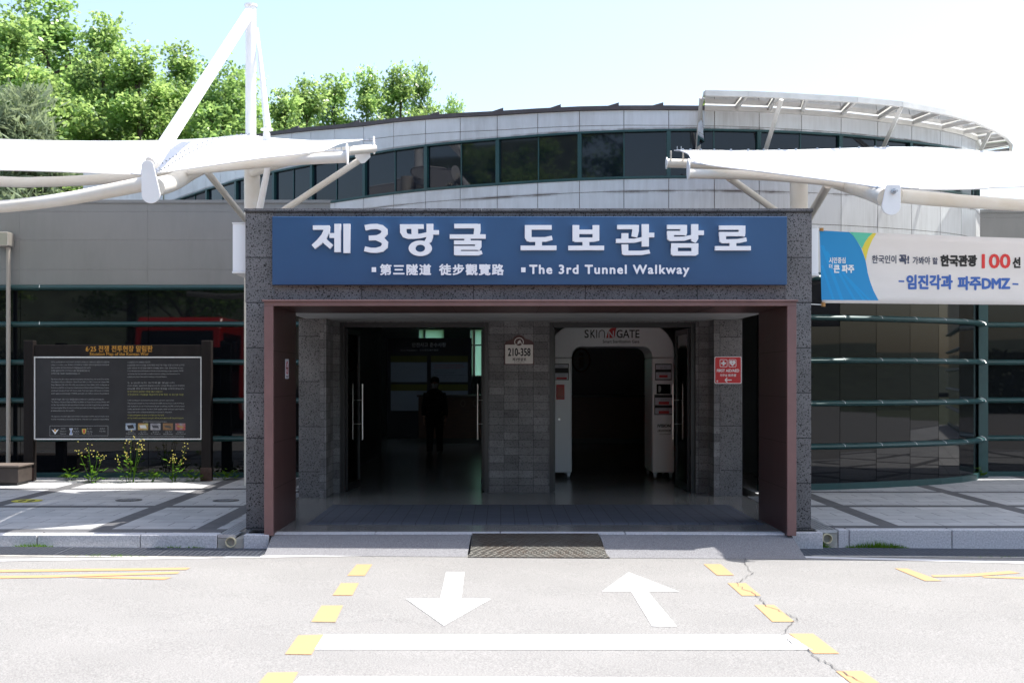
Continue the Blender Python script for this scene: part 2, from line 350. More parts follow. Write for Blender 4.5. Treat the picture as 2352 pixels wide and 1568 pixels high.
# ------------------------------------------------------------------ lettering
def text_geo(s, spacing=1.0):
    c = bpy.data.curves.new('t', 'FONT'); c.body = s; c.resolution_u = 3; c.space_character = spacing
    o = bpy.data.objects.new('t', c); C.objects.link(o)
    dg = bpy.context.evaluated_depsgraph_get(); me = bpy.data.meshes.new_from_object(o.evaluated_get(dg))
    vs = [(v.co.x, v.co.y) for v in me.vertices]; fs = [tuple(p.vertices) for p in me.polygons]
    bpy.data.objects.remove(o); bpy.data.curves.remove(c); bpy.data.meshes.remove(me)
    return vs, fs
def front_map(D): return lambda px, py, h: (xx(px, D), D - CAMD - h, zz(py, D))
def put_text(s, box, fmap, mb, h=.002, bold=0.0, spacing=1.0):
    """fit the ink of s into the photo box (x0,y0,x1,y1) on a surface; bold = stroke growth in photo pixels"""
    vs, fs = text_geo(s, spacing)
    if not vs: return
    x0 = min(v[0] for v in vs); x1 = max(v[0] for v in vs); y0 = min(v[1] for v in vs); y1 = max(v[1] for v in vs)
    X0, Y0, X1, Y1 = box
    X0 += bold; X1 -= bold; Y0 += bold; Y1 -= bold
    offs = [(0,0)] if not bold else [(0,0),(bold,0),(-bold,0),(0,bold),(0,-bold),(bold*.7,bold*.7),(-bold*.7,bold*.7),(bold*.7,-bold*.7),(-bold*.7,-bold*.7)]
    for k, (ox, oy) in enumerate(offs):
        pts = [fmap(X0 + (x-x0)/(x1-x0+1e-9)*(X1-X0) + ox, Y1 - (y-y0)/(y1-y0+1e-9)*(Y1-Y0) + oy, h + k*.00012) for x, y in vs]
        mb.add(pts, fs)
def poly_px(poly, fmap, mb, h=.002):
    mb.add([fmap(x, y, h) for x, y in poly], [tuple(range(len(poly)))])
def rrect(x0, y0, x1, y1, r, n=5):
    out = []
    for cx, cy, a in ((x1-r, y0+r, -90), (x1-r, y1-r, 0), (x0+r, y1-r, 90), (x0+r, y0+r, 180)):
        for i in range(n+1):
            q = rad(a + 90*i/n); out.append((cx + r*math.cos(q), cy + r*math.sin(q)))
    return out
def ellipse(cx, cy, rx, ry, n=28): return [(cx+rx*math.cos(2*math.pi*i/n), cy+ry*math.sin(2*math.pi*i/n)) for i in range(n)]
def ring_px(outer, inner, fmap, mb, h):
    n = len(outer); mb.add([fmap(*p, h) for p in outer] + [fmap(*p, h) for p in inner], [(i, (i+1)%n, n+(i+1)%n, n+i) for i in range(n)])
def stroke2d(pts, w):
    L, R = [], []
    for i, p in enumerate(pts):
        a = Vector(pts[max(i-1,0)]); b = Vector(pts[min(i+1,len(pts)-1)]); t = (b-a).normalized(); n = Vector((-t.y, t.x))
        ww = w[i] if isinstance(w, (list, tuple)) else w
        L.append((p[0]+n.x*ww/2, p[1]+n.y*ww/2)); R.append((p[0]-n.x*ww/2, p[1]-n.y*ww/2))
    return L + R[::-1]

# ================================================================== THE SETTING
def structure(name, mb, m, label=None, **k):
    o = mb.build(name, m, None, **k); o['kind'] = 'structure'
    if label: o['label'] = label
    return o
structure('ground', MB().box(-900, 900, -700, 1500, -1.6, -1.2), EARTH)
b = MB()
nx, ny = 2, 2
x0, x1, y0, y1 = -45, 45, -60, -.02
b.add([(x0,y0,road_z(x0,y0)),(x1,y0,road_z(x1,y0)),(x1,y1,road_z(x1,y1)),(x0,y1,road_z(x0,y1))], [(0,1,2,3)])
structure('road', b, ROADM)

# pavement left and right of the portal: pale pavers with dark bands
PL, PR = -2.72, 3.30          # outer faces of the portal
def sidewalk(xa, xb, yf, mk):
    b = MB().box(xa, xb, yf, 6.9 if xa < 0 else 14, -.5, 0.0); structure('pavement', b, SIDEL)
    d = MB()
    for (p, q, r, s) in mk: d.box(p, q, r, s, -.02, .003)
    structure('pavement_band', d, SIDED)
bl = []
ys_l = [(-.22, .02), (2.05, 2.24), (4.3, 4.48)]
for ya, yb in ys_l: bl.append((-30, -2.886, ya, yb))
for xa in (-12.9, -10.75, -8.6, -6.45, -4.33, -3.22):
    for ya, yb in ((.02, 2.05), (2.24, 4.3), (4.48, 6.25)): bl.append((xa, xa+.21, ya, yb))
sidewalk(-30, -2.884, -.22, bl)
br_ = []
ys_r = [(.12, .3), (2.1, 2.28), (3.85, 4.02)]
for ya, yb in ys_r: br_.append((3.544, 30, ya, yb))
for xa in (4.10, 6.15, 8.3, 10.4, 12.5):
    for ya, yb in ((.3, 2.1), (2.28, 3.85), (4.02, 6.5)): br_.append((xa, xa+.2, ya, yb))
sidewalk(3.542, 30, .12, br_)

# kerbs
def kerb(segs, yf, yb, name='kerb'):
    d = MB()
    for xa, xb in segs: d.box(xa, xb, yf, yb, -.6, .001)
    structure(name, d, GRANITE, bevel=.008)
segs = []; x = -3.33
cuts = [-2.885, -3.67, -4.72, -5.8, -6.9, -8.0, -9.1, -10.2, -13.0]
for a_, b_ in zip(cuts[1:], cuts[:-1]): segs.append((a_ + .004, b_ - .004))
kerb(segs, -.42, -.225)
cuts = [3.543, 3.66, 4.74, 5.85, 7.0, 8.1, 9.2, 13.0]
for_ = [(a_ + .004, b_ - .004) for a_, b_ in zip(cuts[:-1], cuts[1:])]
kerb(for_, -.05, .115)
kerb([(-2.617, -2.36)], -.42, -.05); kerb([(2.93, 3.33)], -.24, -.03)
kerb([(-2.62, -1.3), (-1.292, -.01), (-.002, 1.28), (1.288, 2.922)], -.31, -.16)
# concrete beds under the drain pipes and along the kerb foot
structure('drain_bed', MB().box(-2.882, -2.62, -.405, -.05, -.6, -.035), CONC)
structure('drain_bed', MB().box(3.334, 3.54, -.04, .2, -.6, -.035), CONC)
b = MB()
for xa, xb, yf in ((-13, -2.66, -.42), (3.1, 13, -.05)):
    for (q0, q1) in ((yf-.09, yf+.02), (yf-.66, yf-.58)):
        b.add([(xa,q0,road_z(xa,q0)+.004),(xb,q0,road_z(xb,q0)+.004),(xb,q1,road_z(xb,q1)+.004),(xa,q1,road_z(xa,q1)+.004)], [(0,1,2,3)])
structure('gutter_concrete', b, CONC)
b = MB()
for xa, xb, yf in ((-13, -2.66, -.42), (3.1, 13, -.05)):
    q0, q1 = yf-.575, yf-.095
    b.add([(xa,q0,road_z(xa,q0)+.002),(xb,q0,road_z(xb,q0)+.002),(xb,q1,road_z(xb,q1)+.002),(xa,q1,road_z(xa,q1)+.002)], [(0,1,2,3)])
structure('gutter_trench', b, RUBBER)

# asphalt ramp up to the portal floor, either side of the steel plate
def ramp(pt, name='ramp'):
    b = MB(); rows = []
    n = 10
    for i in range(n+1):
        t = i/n; r = []
        for j in range(7):
            s = j/6
            x = (pt[0][0]*(1-t)+pt[1][0]*t)*(1-s) + (pt[3][0]*(1-t)+pt[2][0]*t)*s
            y = (pt[0][1]*(1-t)+pt[1][1]*t)*(1-s) + (pt[3][1]*(1-t)+pt[2][1]*t)*s
            zt = -.008; zb = road_z(x, y) + .003
            q = s*s*(3-2*s)*.6 + s*.4
            r.append((x, y, zt*(1-q) + zb*q))
        rows.append(r)
    b.grid(rows); structure(name, b, RAMPM, smooth=True)
ramp([(-2.335,-.315),(-.30,-.315),(-.33,-.90),(-2.31,-.90)])
ramp([(1.01,-.315),(2.985,-.255),(2.99,-.90),(1.05,-.90)])
b = MB(); b.hexa([(-.30,-.86,-.3),(1.05,-.86,-.3),(1.01,-.313,-.3),(-.30,-.313,-.3)], [(-.30,-.86,-.142),(1.05,-.86,-.148),(1.01,-.313,-.035),(-.30,-.313,-.035)])
structure('ramp_base', b, RAMPM)

# road paint
def paint(name, polys, m, h=.004, label=None, group=None):
    for q in polys:
        b = MB(); vs = [on_road(px, py, h) for px, py in q]
        b.add(vs, [tuple(range(len(vs)))]); structure(name, b, m, label)
paint('yellow_dash_marking', [
  [(819.4,1295),(855.4,1295),(837.8,1321),(797.7,1321)], [(783,1338),(824.4,1337.8),(809.4,1366),(764,1366)],
  [(738.6,1389.4),(788,1389),(770.3,1427.5),(715.3,1426.8)], [(685,1457.8),(743.6,1456),(715.3,1501.8),(654.6,1501)],
  [(615,1543),(685,1542),(655,1596),(570,1596)], [(1616,1294.4),(1655,1294.4),(1686,1320),(1646.6,1320)],
  [(1671,1337.8),(1712.7,1337.8),(1747.7,1367),(1704.3,1367)], [(1732.7,1387.8),(1777.7,1387.8),(1825.4,1426.8),(1774.3,1426.8)],
  [(1812.7,1453.8),(1867.7,1453.8),(1927.7,1499.5),(1869.4,1499.5)], [(1919.4,1539.5),(1981,1539.5),(2060,1596),(1992,1596)]], YELLOW)
paint('yellow_line_marking', [
  [(-300,1311),(437,1302.5),(428,1307.5),(-300,1317)], [(-300,1326),(140,1319.5),(140,1325),(-300,1332)],
  [(140.5,1319.5),(413,1311.5),(408,1316.5),(140.5,1324.7)], [(245,1322.6),(395,1324.5),(378,1330),(170,1325.1)],
  [(2055,1304),(2083,1304.5),(2163,1333),(2125,1333)], [(2139,1319.5),(2200,1319),(2230,1323),(2144,1324)],
  [(2201,1318.8),(2320,1310),(2343,1315),(2232,1323)], [(2255,1321.8),(2640,1331),(2640,1337),(2262,1325.5)]], YELLOW)
paint('white_edge_marking', [[(-300,1288),(0,1283.5),(868,1271.5),(864,1275.5),(0,1287.8),(-300,1293)],
  [(1592,1273.5),(1700,1273),(2352,1288.5),(2640,1296),(2640,1301),(2352,1293),(1700,1277)]], WPAINT)
paint('white_bar_marking', [[(744,1456),(1812,1457),(1868,1491),(722,1490)], [(690,1552),(1935,1556),(1990,1602),(640,1602)]], WPAINT)
def arrow_paint(label, *polys):
    b = MB()
    for q in polys:
        vs = [on_road(px, py, .004) for px, py in q]; b.add(vs, [tuple(range(len(vs)))])
    structure('road_arrow_marking', b, WPAINT, label)
arrow_paint('white arrow painted on the road pointing away from the entrance', [(1025,1312.7),(1066.8,1312.7),(1059.5,1374.2),(1127.9,1374.4),(1019.5,1435.5),(932.8,1374.4),(1011,1374.2)])
arrow_paint('white arrow painted on the road pointing to the entrance', [(1444,1313.4),(1559.7,1357.8),(1488,1357.2),(1554.7,1437.8),(1498,1437),(1449.6,1357.2),(1383,1357)])
# cracks in the asphalt
random.seed(4)
def crack(pts, w0):
    out = []
    for (ax, ay), (bx, by) in zip(pts[:-1], pts[1:]):
        n = max(2, int(abs(by-ay)/5 + abs(bx-ax)/9))
        for i in range(n):
            t = i/n; out.append((ax+(bx-ax)*t + random.uniform(-4,4), ay+(by-ay)*t + random.uniform(-2,2)))
    b = MB(); L = []
    for i, (px, py) in enumerate(out):
        p = on_road(px, py, .0075); w = w0*random.uniform(.35, 1.2)
        L.append((p - Vector((w/2,0,0)), p + Vector((w/2,0,0))))
    for (a, c), (d, e) in zip(L[:-1], L[1:]): b.quad(a, c, e, d)
    structure('road_crack', b, CRACK, fix=False)
crack([(1690,1268),(1712,1283),(1716,1303),(1728,1315),(1692,1336),(1698,1346),(1738,1366),(1763,1390),(1785,1398),(1832,1420),(1815,1436),(1803,1447),(1797,1460),(1830,1481),(1862,1492),(1868,1505),(1900,1522),(1928,1540),(1960,1556),(2000,1575),(2060,1596)], .0075)
crack([(1322,1477),(1420,1481),(1500,1478)], .005); crack([(1602,1472),(1720,1478),(1790,1484)], .005)
crack([(330,1440),(440,1452),(560,1440),(700,1426),(790,1432),(900,1420),(1010,1441)], .0035)

# portal floor (dark stone) and lobby floor in one sheet
structure('floor', MB().box(-2.72, 3.30, -.158, 4.3, -.5, .001).box(-2.7, 3.28, 4.3, 7.4, -.5, .001).box(-4.5, 6.2, 7.4, 20.0, -.5, .001), FLOOR)

# ================================================================== ENTRANCE PORTAL
portal = thing('entrance_portal', (.3, 0, 0), 'dark basalt entrance portal with a brown metal inner frame and two open doorways', 'entrance')
ZT = 3.345
b = MB().box(-2.686, -2.40, 0, .85, 0, 2.39); b.build('pillar', STONE_P, portal, bevel=.004)
b = MB().box(3.005, 3.274, 0, .85, 0, 2.39); b.build('pillar', STONE_P, portal, bevel=.004)
# upper band: two corner blocks (no vertical joint) and the lintel with slab joints
MB().box(-2.686, 3.274, .006, .85, 2.392, ZT).build('lintel', STONE_L, portal)
MB().box(-2.692, -2.392, 0, .5, 2.392, ZT-.002).build('corner_block', STONE_P, portal)
MB().box(3.0, 3.28, 0, .5, 2.392, ZT-.002).build('corner_block', STONE_P, portal)
b = MB()
cx = [-2.705, -1.46, -.2, 1.0, 2.1, 3.293]
for a_, c_ in zip(cx[:-1], cx[1:]): b.box(a_+.002, c_-.002, -.02, .9, ZT, ZT+.034)
b.build('coping', STONE_S, portal)
# roof slab running back to the building, stone fascia along its sides
MB().box(-2.68, 3.27, .86, 4.3, 2.41, 3.33).build('roof_slab', STONE_P, portal)
MB().box(-2.60, 3.2, .92, 3.84, 2.385, 2.405).build('soffit', CEIL, portal)
# brown metal frame
b = MB()
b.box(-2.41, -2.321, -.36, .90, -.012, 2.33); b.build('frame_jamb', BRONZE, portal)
MB().box(-2.412, -2.319, -.40, -.3605, -.012, 2.33).build('frame_edge', BRONZELIT, portal, bevel=.003); MB().box(2.922, 3.015, -.40, -.3605, -.012, 2.33).build('frame_edge', BRONZELIT, portal, bevel=.003)
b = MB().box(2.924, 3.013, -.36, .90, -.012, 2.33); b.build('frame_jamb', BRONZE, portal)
MB().box(-2.41, 3.013, -.36, .90, 2.331, 2.372).build('frame_head', BRONZE, portal); MB().box(-2.412, 3.015, -.40, -.3605, 2.3305, 2.3725).box(-2.43, 3.03, -.42, -.02, 2.373, 2.392).build('frame_edge', BRONZELIT, portal, bevel=.003)
BJOINT = mat('bronze_joint', (.022,.012,.011), rough=.6)
for z in (.46, .93, 1.40, 1.87):
    for xa, xb in ((-2.3212, -2.3195), (2.9225, 2.9242)): MB().box(xa, xb, -.358, .89, z, z+.004).build('panel_joint', BJOINT, portal)
for x in (-1.4, -.5, .4, 1.3, 2.2): MB().box(x, x+.004, -.358, .89, 2.3288, 2.3308).build('panel_joint', BJOINT, portal)
# back piers, header above the doors
MB().box(-2.69, -2.41, 3.16, 4.3, .001, 2.384).build('pier', STONE_S, portal)
MB().box(-2.4095, -2.326, 3.163, 3.80, .001, 2.384).build('pier', STONE_B, portal)
MB().box(2.883, 2.975, 3.383, 3.80, .001, 2.384).build('pier', STONE_B, portal)
MB().box(2.9755, 3.265, 3.38, 4.3, .001, 2.384).build('pier', STONE_S, portal)
MB().box(-2.409, -2.236, 3.801, 4.3, .001, 2.384).build('pier', STONE_B, portal); MB().box(2.71, 2.975, 3.801, 4.3, .001, 2.384).build('pier', STONE_B, portal)
MB().box(-.169, .677, 3.84, 4.3, .001, 2.384).build('pier', STONE_B, portal)
for xa, xb in ((-2.235, -.17), (.678, 2.709)): MB().box(xa, xb, 3.86, 4.3, 2.37, 2.41).build('door_head', STONE_S, portal)
# door sets
def doorway(xa, xb):
    f = MB(); y = 3.86
    f.box(xa, xa+.06, y, y+.12, .001, 2.369); f.box(xb-.06, xb, y, y+.12, .001, 2.369); f.box(xa+.061, xb-.061, y, y+.12, 2.30, 2.369)
    f.build('door_frame', BLACKM, portal, bevel=.003)
def leaf(hx, sgn, ang, flip=1):
    """glass leaf hinged at hx, swung inwards by ang degrees; sgn = +1 when it closes towards +x"""
    w = .93; y0 = 3.98
    a = rad(ang); dx = Vector((sgn*math.cos(a), math.sin(a), 0)); nrm = Vector((-dx.y, dx.x, 0))
    o = Vector((hx, y0, 0))
    def P(s, n, z): q = o + dx*s + nrm*n; return (q.x, q.y, z)
    def bar(s0, s1, n0, n1, z0, z1, m): m.hexa([P(s0,n0,z0),P(s1,n0,z0),P(s1,n1,z0),P(s0,n1,z0)], [P(s0,n0,z1),P(s1,n0,z1),P(s1,n1,z1),P(s0,n1,z1)])
    fr = MB()
    for s0, s1, z0, z1 in ((0,.05,.012,2.29),(w-.05,w,.012,2.29),(.051,w-.051,.012,.10),(.051,w-.051,2.22,2.29)): bar(s0, s1, -.022, .022, z0, z1, fr)
    d = fr.build('glass_door', BLACKM, portal, bevel=.002)
    g = MB(); bar(.0505, w-.0505, -.005, .005, .1005, 2.2195, g); g.build('pane', CLEAR, d)
    for n in (-.075, .075):
        h = MB(); h.tube([P(w-.12, n, .687), P(w-.12, n, 1.51)], .0125, 10)
        for z in (.92, 1.27): h.tube([P(w-.12, 0.0, z), P(w-.12, n, z)], .006, 8)
        h.build('handle', CHROME, d, smooth=True)
doorway(-2.236, -.169); doorway(.677, 2.71)
leaf(-2.17, 1, 86); leaf(-.235, -1, 88); leaf(.743, 1, 93); leaf(2.645, -1, 88)

# ================================================================== MAIN SIGN
sign = thing('sign_board', (.3, -.06, 2.9), 'long blue sign board with raised white Korean lettering above the entrance', 'sign')
SD = 11.93
MB().box(xx(625,SD), xx(1808,SD), -.07, -.001, zz(654,SD), zz(497.3,SD)).build('panel', BLUE, sign, bevel=.006)
LT = MB(); cnt = [0]
def G(poly, s):   # polygon in zoomed-crop pixels -> raised letter piece
    ox = 1000 if s == 5 else 2000
    pts = [(xx((ox+x/2.24)*.5742, SD), zz((800+y/2.24)*.5742, SD)) for x, y in poly]
    cnt[0] += 1; LT.prism_y(pts, -.108 - cnt[0]*.00015, -.0705)
def bar(x0, y0, x1, y1, s): G([(x0,y0),(x1,y0),(x1,y1),(x0,y1)], s)
def st(pts, w, s): G(stroke2d(pts, w), s)
# je
bar(568,232,716,270,5); st([(692,240),(690,285),(668,330),(625,380),(572,424)], [58,58,56,54,46], 5); st([(648,340),(690,385),(736,424)], [46,46,44], 5)
bar(716,300,770,343,5); bar(760,218,818,470,5); bar(841,218,901,478,5)
# three
st([(1034,253),(1085,243),(1140,241),(1183,252),(1208,276),(1208,300),(1185,326),(1140,341),(1068,344)], [48,46,46,50,56,58,52,44,42], 5)
st([(1140,345),(1190,362),(1212,388),(1210,418),(1185,442),(1135,454),(1085,453),(1030,440)], [44,52,58,58,52,46,44,44], 5)
# ttang
bar(1346,222,1436,262,5); st([(1376,240),(1376,290),(1390,318),(1420,330),(1470,331),(1530,326),(1592,312)], [58,58,52,44,40,40,40], 5)
bar(1437,222,1557,262,5); st([(1478,240),(1478,300),(1482,322)], 58, 5)
st([(1613,218),(1613,330),(1604,362),(1580,384)], [60,60,56,40], 5); bar(1635,275,1694,313,5)
o_ = ellipse(1528,436,104,69,36); i_ = ellipse(1528,436,43,33,36)
for k in range(36):
    cnt[0] += 0
    G([o_[k], o_[(k+1)%36], i_[(k+1)%36], i_[k]], 5) if False else None
pts_o = [(xx((1000+x/2.24)*.5742,SD), zz((800+y/2.24)*.5742,SD)) for x,y in o_]; pts_i = [(xx((1000+x/2.24)*.5742,SD), zz((800+y/2.24)*.5742,SD)) for x,y in i_]
yf, yb = -.1135, -.0705; n = 36
LT.add([(x,yf,z) for x,z in pts_o]+[(x,yf,z) for x,z in pts_i]+[(x,yb,z) for x,z in pts_o]+[(x,yb,z) for x,z in pts_i],
       [(i,(i+1)%n,n+(i+1)%n,n+i) for i in range(n)]+[(i,2*n+i,2*n+(i+1)%n,(i+1)%n) for i in range(n)]+[(n+i,n+(i+1)%n,3*n+(i+1)%n,3*n+i) for i in range(n)])
# gul
bar(1831,218,2040,257,5); st([(2036,220),(2038,270),(2030,318)], [58,58,54], 5); bar(1791,312,2112,350,5); bar(1921,348,1978,368,5)
bar(1829,366,2050,402,5); st([(2046,367),(2046,420),(2036,450)], [58,58,40], 5); bar(1829,416,2050,450,5); bar(1829,417,1890,495,5); G([(1829,461),(2040,461),(2074,456),(2084,486),(2050,499),(1840,499)], 5)
# do
bar(222,230,462,269,6); st([(252,231),(252,340),(262,368)], [60,60,44], 6); G([(236,344),(270,337),(400,337),(462,324),(470,360),(410,377),(262,379),(240,366)], 6); bar(315,376,375,414,6); bar(184,412,505,453,6)
# bo
bar(648,230,708,372,6); bar(828,230,887,355,6); bar(700,270,835,309,6); G([(650,340),(830,340),(887,330),(887,366),(840,378),(668,380),(652,362)], 6); bar(738,378,798,414,6); bar(610,413,930,453,6)
# gwan
bar(1047,228,1218,265,6); st([(1211,229),(1211,280),(1200,335)], [60,58,54], 6); bar(1085,302,1147,352,6); G([(1036,352),(1200,350),(1268,336),(1268,372),(1200,387),(1036,388)], 6)
bar(1266,222,1330,420,6); bar(1328,298,1378,338,6); G([(1085,402),(1146,402),(1146,458),(1260,458),(1332,449),(1342,482),(1270,496),(1110,498),(1090,486)], 6)
# ram
bar(1492,228,1650,265,6); st([(1640,229),(1640,300),(1636,318)], [60,60,56], 6); bar(1492,282,1640,318,6); G([(1492,284),(1554,284),(1554,334),(1640,332),(1712,316),(1712,350),(1650,368),(1520,372),(1496,356)], 6)
st([(1740,222),(1740,350),(1728,380)], [62,62,44], 6); bar(1768,278,1821,318,6)
bar(1527,392,1772,430,6); bar(1527,393,1588,490,6); bar(1710,393,1771,490,6); G([(1527,463),(1771,463),(1766,492),(1750,502),(1545,502),(1530,490)], 6)
# ro
bar(1957,234,2170,271,6); st([(2161,235),(2161,300),(2158,328)], [60,60,58], 6); bar(1957,291,2165,328,6); G([(1957,293),(2018,293),(2018,356),(2120,354),(2198,340),(2205,374),(2140,389),(1985,391),(1962,376)], 6); bar(2050,388,2110,418,6); bar(1920,417,2240,455,6)
LT.build('lettering', LETTER, sign, bevel=.0025)
fm = front_map(SD - .07)
b = MB()
put_text('第三隧道', (872.5,606.5,990.5,632.5), fm, b, .010, .9, 1.15); put_text('徒步觀覽路', (1008.5,606.5,1157.5,632.5), fm, b, .010, .9, 1.15)
put_text('The 3rd Tunnel Walkway', (1215.5,608,1583,636), fm, b, .010, .9, 1.18)
poly_px([(854,614),(864,614),(864,625),(854,625)], fm, b, .010); poly_px([(1197,614.5),(1207,614.5),(1207,625.5),(1197,625.5)], fm, b, .010)
o = b.build('lettering', LETTER, sign, fix=False)
s_ = o.modifiers.new('thick', 'SOLIDIFY'); s_.thickness = .008; s_.offset = 0

# ================================================================== MAIN BUILDING (curved drum)
hall = thing('tunnel_hall', (2.9, 11, 0), 'large curved building with pale stained cladding and a band of dark clerestory windows', 'building')
TAB = [(377,1.432),(413,1.383),(473,1.316),(540,1.257),(627,1.204),(706,1.165),(783,1.134),(835,1.112),(904,1.088),(977,1.068),(1057,1.052),(1142,1.038),(1235,1.024),(1331,1.0125),
       (1433,1.005),(1536,1.001),(1641,1.0),(1744,1.004),(1841,1.011),(1932,1.021),(2016,1.035),(2094,1.052),(2160,1.070),(2208,1.090),(2241,1.1156)]
def drumD(px):
    for (a, ra), (c, rc) in zip(TAB[:-1], TAB[1:]):
        if a <= px <= c: return 16*(ra + (rc-ra)*(px-a)/(c-a))
    return 16*(TAB[0][1] if px < TAB[0][0] else TAB[-1][1])
def drum(px): D = drumD(px); return Vector((xx(px, D), D - CAMD))
JP = [377,413,443,473,506,540,582,627,670,714,769,835,904,977,1057,1142,1235,1331,1433,1536,1641,1744,1841,1932,2016,2094,2160,2208,2241]
PTS = [drum(p) for p in JP] + [Vector((7.75,6.4)), Vector((7.93,7.0)), Vector((8.0,7.7)), Vector((7.97,8.4))]
JP2 = JP + [2255, 2262, 2266, 2268]
def ztop(px):
    T = [(377,5.95),(627,5.76),(835,5.585),(977,5.53),(1142,5.48),(1331,5.45),(1536,5.42),(1641,5.41),(2208,5.37),(2300,5.36)]
    for (a, ra), (c, rc) in zip(T[:-1], T[1:]):
        if a <= px <= c: return ra + (rc-ra)*(px-a)/(c-a)
    return 5.36
def normal(i):
    a = PTS[max(i-1,0)]; c = PTS[min(i+1,len(PTS)-1)]; t = (c-a).normalized(); return Vector((t.y, -t.x))
NRM = [normal(i) for i in range(len(PTS))]
def off(i, d): q = PTS[i] + NRM[i]*d; return q
def seg_panel(m, i, z0a, z1a, z0b, z1b, d0, d1, gap=.005, t0=0, t1=1):
    """one cladding panel between joints i and i+1, from offset d0 (back) to d1 (face)"""
    A, B = PTS[i], PTS[i+1]; nA = NRM[i]; nB = NRM[i+1]; L = (B-A).length; g = gap/L
    def q(t, d, z): p = A.lerp(B, t) + nA.lerp(nB, t)*d; return (p.x, p.y, z)
    ta, tb = t0+g, t1-g
    m.hexa([q(ta,d1,z0a),q(tb,d1,z0b),q(tb,d0,z0b),q(ta,d0,z0a)], [q(ta,d1,z1a),q(tb,d1,z1b),q(tb,d0,z1b),q(ta,d0,z1a)])
ZW0, ZW1 = 4.44, 5.07
NSEG = len(PTS) - 1
fas, low, win_b, backing = MB(), MB(), MB(), MB()
for i in range(NSEG):
    pa, pb = JP2[i], JP2[i+1]; ta, tb = ztop(pa), ztop(pb)
    seg_panel(fas, i, ta-.268, ta-.06, tb-.268, tb-.06, -.02, 0)
    seg_panel(fas, i, ZW1+.03, ta-.276, ZW1+.03, tb-.276, -.02, 0)
    below = pa < 760 or pa > 1700
    rows = [(4.235, 4.40), (3.79, 4.227), (3.10, 3.782)]
    if pb > 740:
        for z0, z1 in rows:
            if pa > 1640 or z0 > 3.3: seg_panel(low, i, z0, z1, z0, z1, -.02, 0)
    else: seg_panel(low, i, 3.4, 4.40, 3.4, 4.40, -.02, 0)
    seg_panel(backing, i, ZW1+.001, ta-.057, ZW1+.001, tb-.057, -.16, -.010, 0)
    seg_panel(backing, i, 3.08, ZW0-.036, 3.08, ZW0-.036, -.16, -.010, 0)
fas.build('fascia', PANEL, hall); low.build('cladding', PANEL, hall); backing.build('backing_wall', JOINT, hall)
MB().box(-2.6, 3.2, 4.32, 4.6, 2.42, 3.4).build('header_wall', DARK, hall)
# clerestory: each pane a part with teal mullions
for i in range(NSEG):
    g = MB(); seg_panel(g, i, ZW0, ZW1, ZW0, ZW1, -.10, -.05, .004); w = g.build('window', BGLASS, hall)
for i in range(NSEG+1):
    m = MB(); p = PTS[i]; n_ = NRM[i]; t_ = Vector((-n_.y, n_.x)); w_ = .028 if i % 2 == 1 else .009; d_ = .0 if i % 2 == 1 else -.035
    q = [p + t_*w_ + n_*d_, p - t_*w_ + n_*d_, p - t_*w_ - n_*.09, p + t_*w_ - n_*.09]
    m.hexa([(v.x, v.y, ZW0+.001) for v in q], [(v.x, v.y, ZW1-.001) for v in q])
    m.build('mullion', TEAL, hall)
m = MB()
for i in range(NSEG):
    seg_panel(m, i, ZW1, ZW1+.028, ZW1, ZW1+.028, -.1, .006, 0)
m.build('window_head', TEAL, hall)
m = MB()
for i in range(NSEG): seg_panel(m, i, ZW0-.035, ZW0, ZW0-.035, ZW0, -.1, .012, 0)
m.build('window_sill', TEAL, hall)
# roof edge: dark coping with little upstands, then roof deck
m = MB(); m2 = MB()
for i in range(NSEG):
    pa, pb = JP2[i], JP2[i+1]; ta, tb = ztop(pa), ztop(pb)
    (m if pb <= 1641 else m2).__class__
    seg_panel(m if pb <= 1641 else m2, i, ta-.055, ta+.002, tb-.055, tb+.002, -.2, .03, 0)
for px in (660, 800, 983, 1130, 1262, 1395, 1497):
    D = drumD(px); D2 = drumD(px+26); z = ztop(px)
    a_ = drum(px); c_ = drum(px+26); n_ = Vector((0,1))
    m.add([(a_.x,a_.y-.03,z),(c_.x,c_.y-.03,ztop(px+26)),(c_.x,c_.y-.03,ztop(px+26)+.045),(a_.x,a_.y+.25,z),(c_.x,c_.y+.25,ztop(px+26)),(c_.x,c_.y+.25,ztop(px+26)+.045)],
          [(0,1,2),(3,5,4),(0,2,5,3),(1,4,5,2),(0,3,4,1)])
m.build('coping', COPE, hall); m2.build('coping', PANEL, hall)
poly = [(v.x, v.y, ztop(p)-.06) for v, p in zip(PTS, JP2)] + [(7.97, 13.5, 5.3), (-8.5, 13.5, 5.9), (-8.5, 11.5, 5.9)]
MB().add(poly, [tuple(range(len(poly)))]).box(-8.5, -2.6, 13.5, 20.2, 5.2, 5.3).box(-.2, 7.97, 13.5, 20.2, 5.2, 5.3).box(-2.6, -.2, 17.0, 20.2, 5.2, 5.3).build('roof', COPE, hall)
MB().box(-2.6, -.2, 13.5, 17.0, 5.22, 5.24).build('added_skylight', FILLSKYG, hall)  # unseen roof opening, added to brighten the notice board in the lobby
MB().box(-2.65, -2.6, 13.5, 17, 3.05, 5.21).box(-.2, -.15, 13.5, 17, 3.05, 5.21).box(-2.6, -.2, 13.45, 13.5, 3.05, 5.21).box(-2.6, -.2, 17, 17.05, 3.05, 5.21).build('added_light_well', WHITE, hall)  # added shaft bringing that extra daylight down through the ceiling
MB().box(-8.6, -8.4, 11.5, 20.2, -1, 5.9).box(7.86, 7.97, 8.42, 20.2, -1, 5.3).box(-8.4, -6.8, 10.9, 11.0, -1, 5.9).build('side_wall', PANEL, hall)
